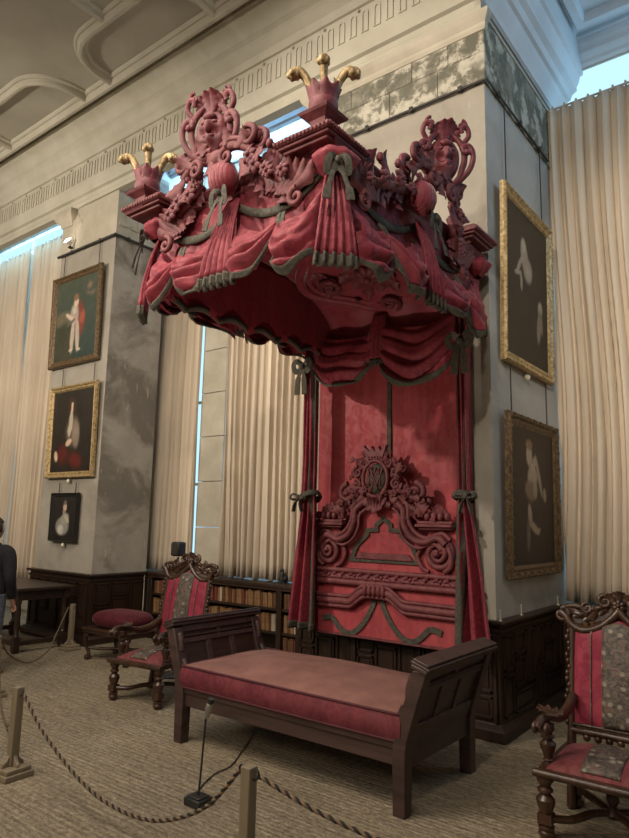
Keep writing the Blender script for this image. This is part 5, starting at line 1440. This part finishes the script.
# head with face, ears, hair
hb = MB()
def head(u, v):
    a = 2 * PI * u; t = v; z = 1.355 + .215 * t; r = sin(PI * lerp(.10, .985, t)) ** .62
    x = .072 * r * cos(a); y = .02 + .092 * r * sin(a) * (1 - .12 * (1 - t))
    f = max(0, sin(a)) ** 6
    y += f * (.018 * math.exp(-((t - .42) / .07) ** 2) - .010 * math.exp(-((t - .55) / .05) ** 2) + .006 * math.exp(-((t - .22) / .04) ** 2))
    return (x, y, z)
hb.grid(head, 40, 24, closed=True)
for s in (-1, 1): hb.ell((s * .074, .01, 1.455), (.012, .022, .034)); hb.ell((s * .028, .105, 1.475), (.013, .008, .009))
obj('head', hb, M_['skin'], PE, smooth=180)
hr = MB(); hr.grid(lambda u, v: ((lambda p: (p[0] * 1.10, .02 + (p[1] - .02) * 1.08 - .006, p[2] + .008))(head(lerp(.53, .97, u), lerp(.30, 1, v)))), 30, 16)
hr.grid(lambda u, v: ((lambda p: (p[0] * 1.10, .02 + (p[1] - .02) * 1.08 - .006, p[2] + .008))(head(lerp(-.05, .55, u), lerp(.74, 1, v)))), 30, 8)
obj('hair', hr, M_['hair'], PE, smooth=180, solid=.012)
jm = MB(); body_grid(jm, [(.80, .165, .115, 0), (.86, .170, .120, 0), (1.0, .160, .112, -.005), (1.14, .182, .118, -.01), (1.22, .178, .105, -.01), (1.275, .115, .082, -.005), (1.315, .066, .064, .0)])
for s in (-1, 1): skin_chain(jm, [((s * .10, -.005, 1.235), .072), ((s * .165, -.005, 1.205), .078), ((s * .205, -.015, 1.10), .066), ((s * .222, -.02, .97), .058), ((s * .215, .03, .87), .050), ((s * .202, .085, .765), .040)])
obj('jumper', jm, M_['knit'], PE, smooth=180)
jn = MB(); body_grid(jn, [(.70, .155, .11, 0), (.76, .162, .118, 0), (.82, .158, .115, 0), (.87, .15, .11, 0)])
for s in (-1, 1): skin_chain(jn, [((s * .080, 0, .80), .095), ((s * .088, .0, .66), .088), ((s * .092, .012, .45), .066), ((s * .092, .0, .25), .060), ((s * .09, -.01, .06), .058)])
obj('jeans', jn, M_['denim'], PE, smooth=180)
for s in (-1, 1):
    sb = MB(); sb.ell((s * .09, .05, .035), (.045, .125, .04), None, 14, 8); sb.box((s * .09, .05, .010), (.078, .23, .020)); obj('shoe', sb, M_['shoe'], PE, smooth=60)
# ------------------------------------------------------------------ camera
f_px, pitch, roll, yaw = 647.257, math.radians(9.02135), math.radians(-1.21303), math.radians(37.93139)
O_ = V((2.06122, -4.99536, 1.6))
Fh = V((-sin(yaw), cos(yaw), 0)); Rh = V((cos(yaw), sin(yaw), 0)); Uh = V((0, 0, 1))
fw = Fh * cos(pitch) + Uh * sin(pitch); up = Uh * cos(pitch) - Fh * sin(pitch)
cx_ = Rh * cos(roll) - up * sin(roll); cy_ = Rh * sin(roll) + up * cos(roll)
cd = bpy.data.cameras.new('camera'); cam = bpy.data.objects.new('camera', cd); COL.objects.link(cam)
cd.sensor_fit = 'VERTICAL'; cd.sensor_height = 24; cd.lens = f_px / 838 * 24; cd.clip_start = .05
Mc = frame(O_ * S, cx_, cy_, -fw); cam.matrix_world = Mc
SC.camera = cam

# ------------------------------------------------------------------ light
def spot(name, loc, target, power, col, size, blend, radius):
    d = bpy.data.lights.new(name, 'SPOT'); d.energy = power; d.color = col; d.spot_size = math.radians(size); d.spot_blend = blend; d.shadow_soft_size = radius
    o = bpy.data.objects.new(name, d); COL.objects.link(o); o.location = V(loc) * S
    o.rotation_euler = (V(target) - V(loc)).to_track_quat('-Z', 'Y').to_euler(); return o
def area(name, loc, target, power, col, sx, sy):
    d = bpy.data.lights.new(name, 'AREA'); d.energy = power; d.color = col; d.shape = 'RECTANGLE'; d.size = sx; d.size_y = sy
    o = bpy.data.objects.new(name, d); COL.objects.link(o); o.location = V(loc) * S
    o.rotation_euler = (V(target) - V(loc)).to_track_quat('-Z', 'Y').to_euler(); return o
WARM = (1.0, .88, .73)
spot('spotlight from the left', (-4.7, -6.4, 5.35), (-1.2, -.8, 3.9), 1050, WARM, 62, .7, .10)
spot('spotlight from the right', (1.6, -6.3, 6.3), (-.6, -1.2, 3.9), 500, WARM, 70, .8, .10)
spot('spotlight along the hall', (-7.5, -6.0, 4.6), (-7.0, 0, 4.8), 900, WARM, 90, .9, .25)
area('hall fill', (-2.0, -8.8, 4.6), (-1.5, -1, 1.6), 140, (1, .88, .72), 8, 2.0)  # added broad fill from behind the view, no fixture there
area('overhead fill', (-1.5, -4.6, 7.1), (-1.5, -4.4, 0), 290, (1, .89, .75), 4, 2.5)  # added fill from above as ceiling bounce, for floor and top faces
spot('right bay fill spot', (3.2, -7.0, 5.0), (1.9, 1.7, 3.3), 1250, WARM, 36, .7, .2)  # added warm spot to brighten the right curtain
spot('uplighter beam', (-.815, -2.235, .60), (-.8, -1.1, 3.7), 75, (1, .86, .68), 70, .6, .02)
# daylight: added unseen light in the right bay, and over the curtain tops
area('right bay daylight fill', (4.3, .7, 5.7), (1.2, .8, 7.6), 40, (.30, .66, 1.0), 1.6, 2.4)
area('daylight over the middle curtains', (-3.9, 1.25, 6.45), (-3.9, .5, 7.2), 45, (.36, .68, 1.0), 3.0, .2)
area('daylight over the left curtain', (-9.0, .85, 6.45), (-9.0, .1, 7.2), 110, (.36, .68, 1.0), 4.0, .2)

w = bpy.data.worlds.new('overcast sky'); SC.world = w; w.use_nodes = True
w.node_tree.nodes['Background'].inputs[0].default_value = (.55, .72, 1, 1); w.node_tree.nodes['Background'].inputs[1].default_value = .6

# ------------------------------------------------------------------ scale to metres, render look
for o in TOP:
    o.location = V(o.location) * S; o.scale = V(o.scale) * S
SC.view_settings.view_transform = 'Standard'; SC.view_settings.look = 'None'; SC.view_settings.gamma = 1
SC.view_settings.exposure = 0.58; SC.view_settings.use_curve_mapping = False
SC.cycles.use_denoising = True; SC.cycles.max_bounces = 8; SC.cycles.diffuse_bounces = 4; SC.cycles.sample_clamp_indirect = 6
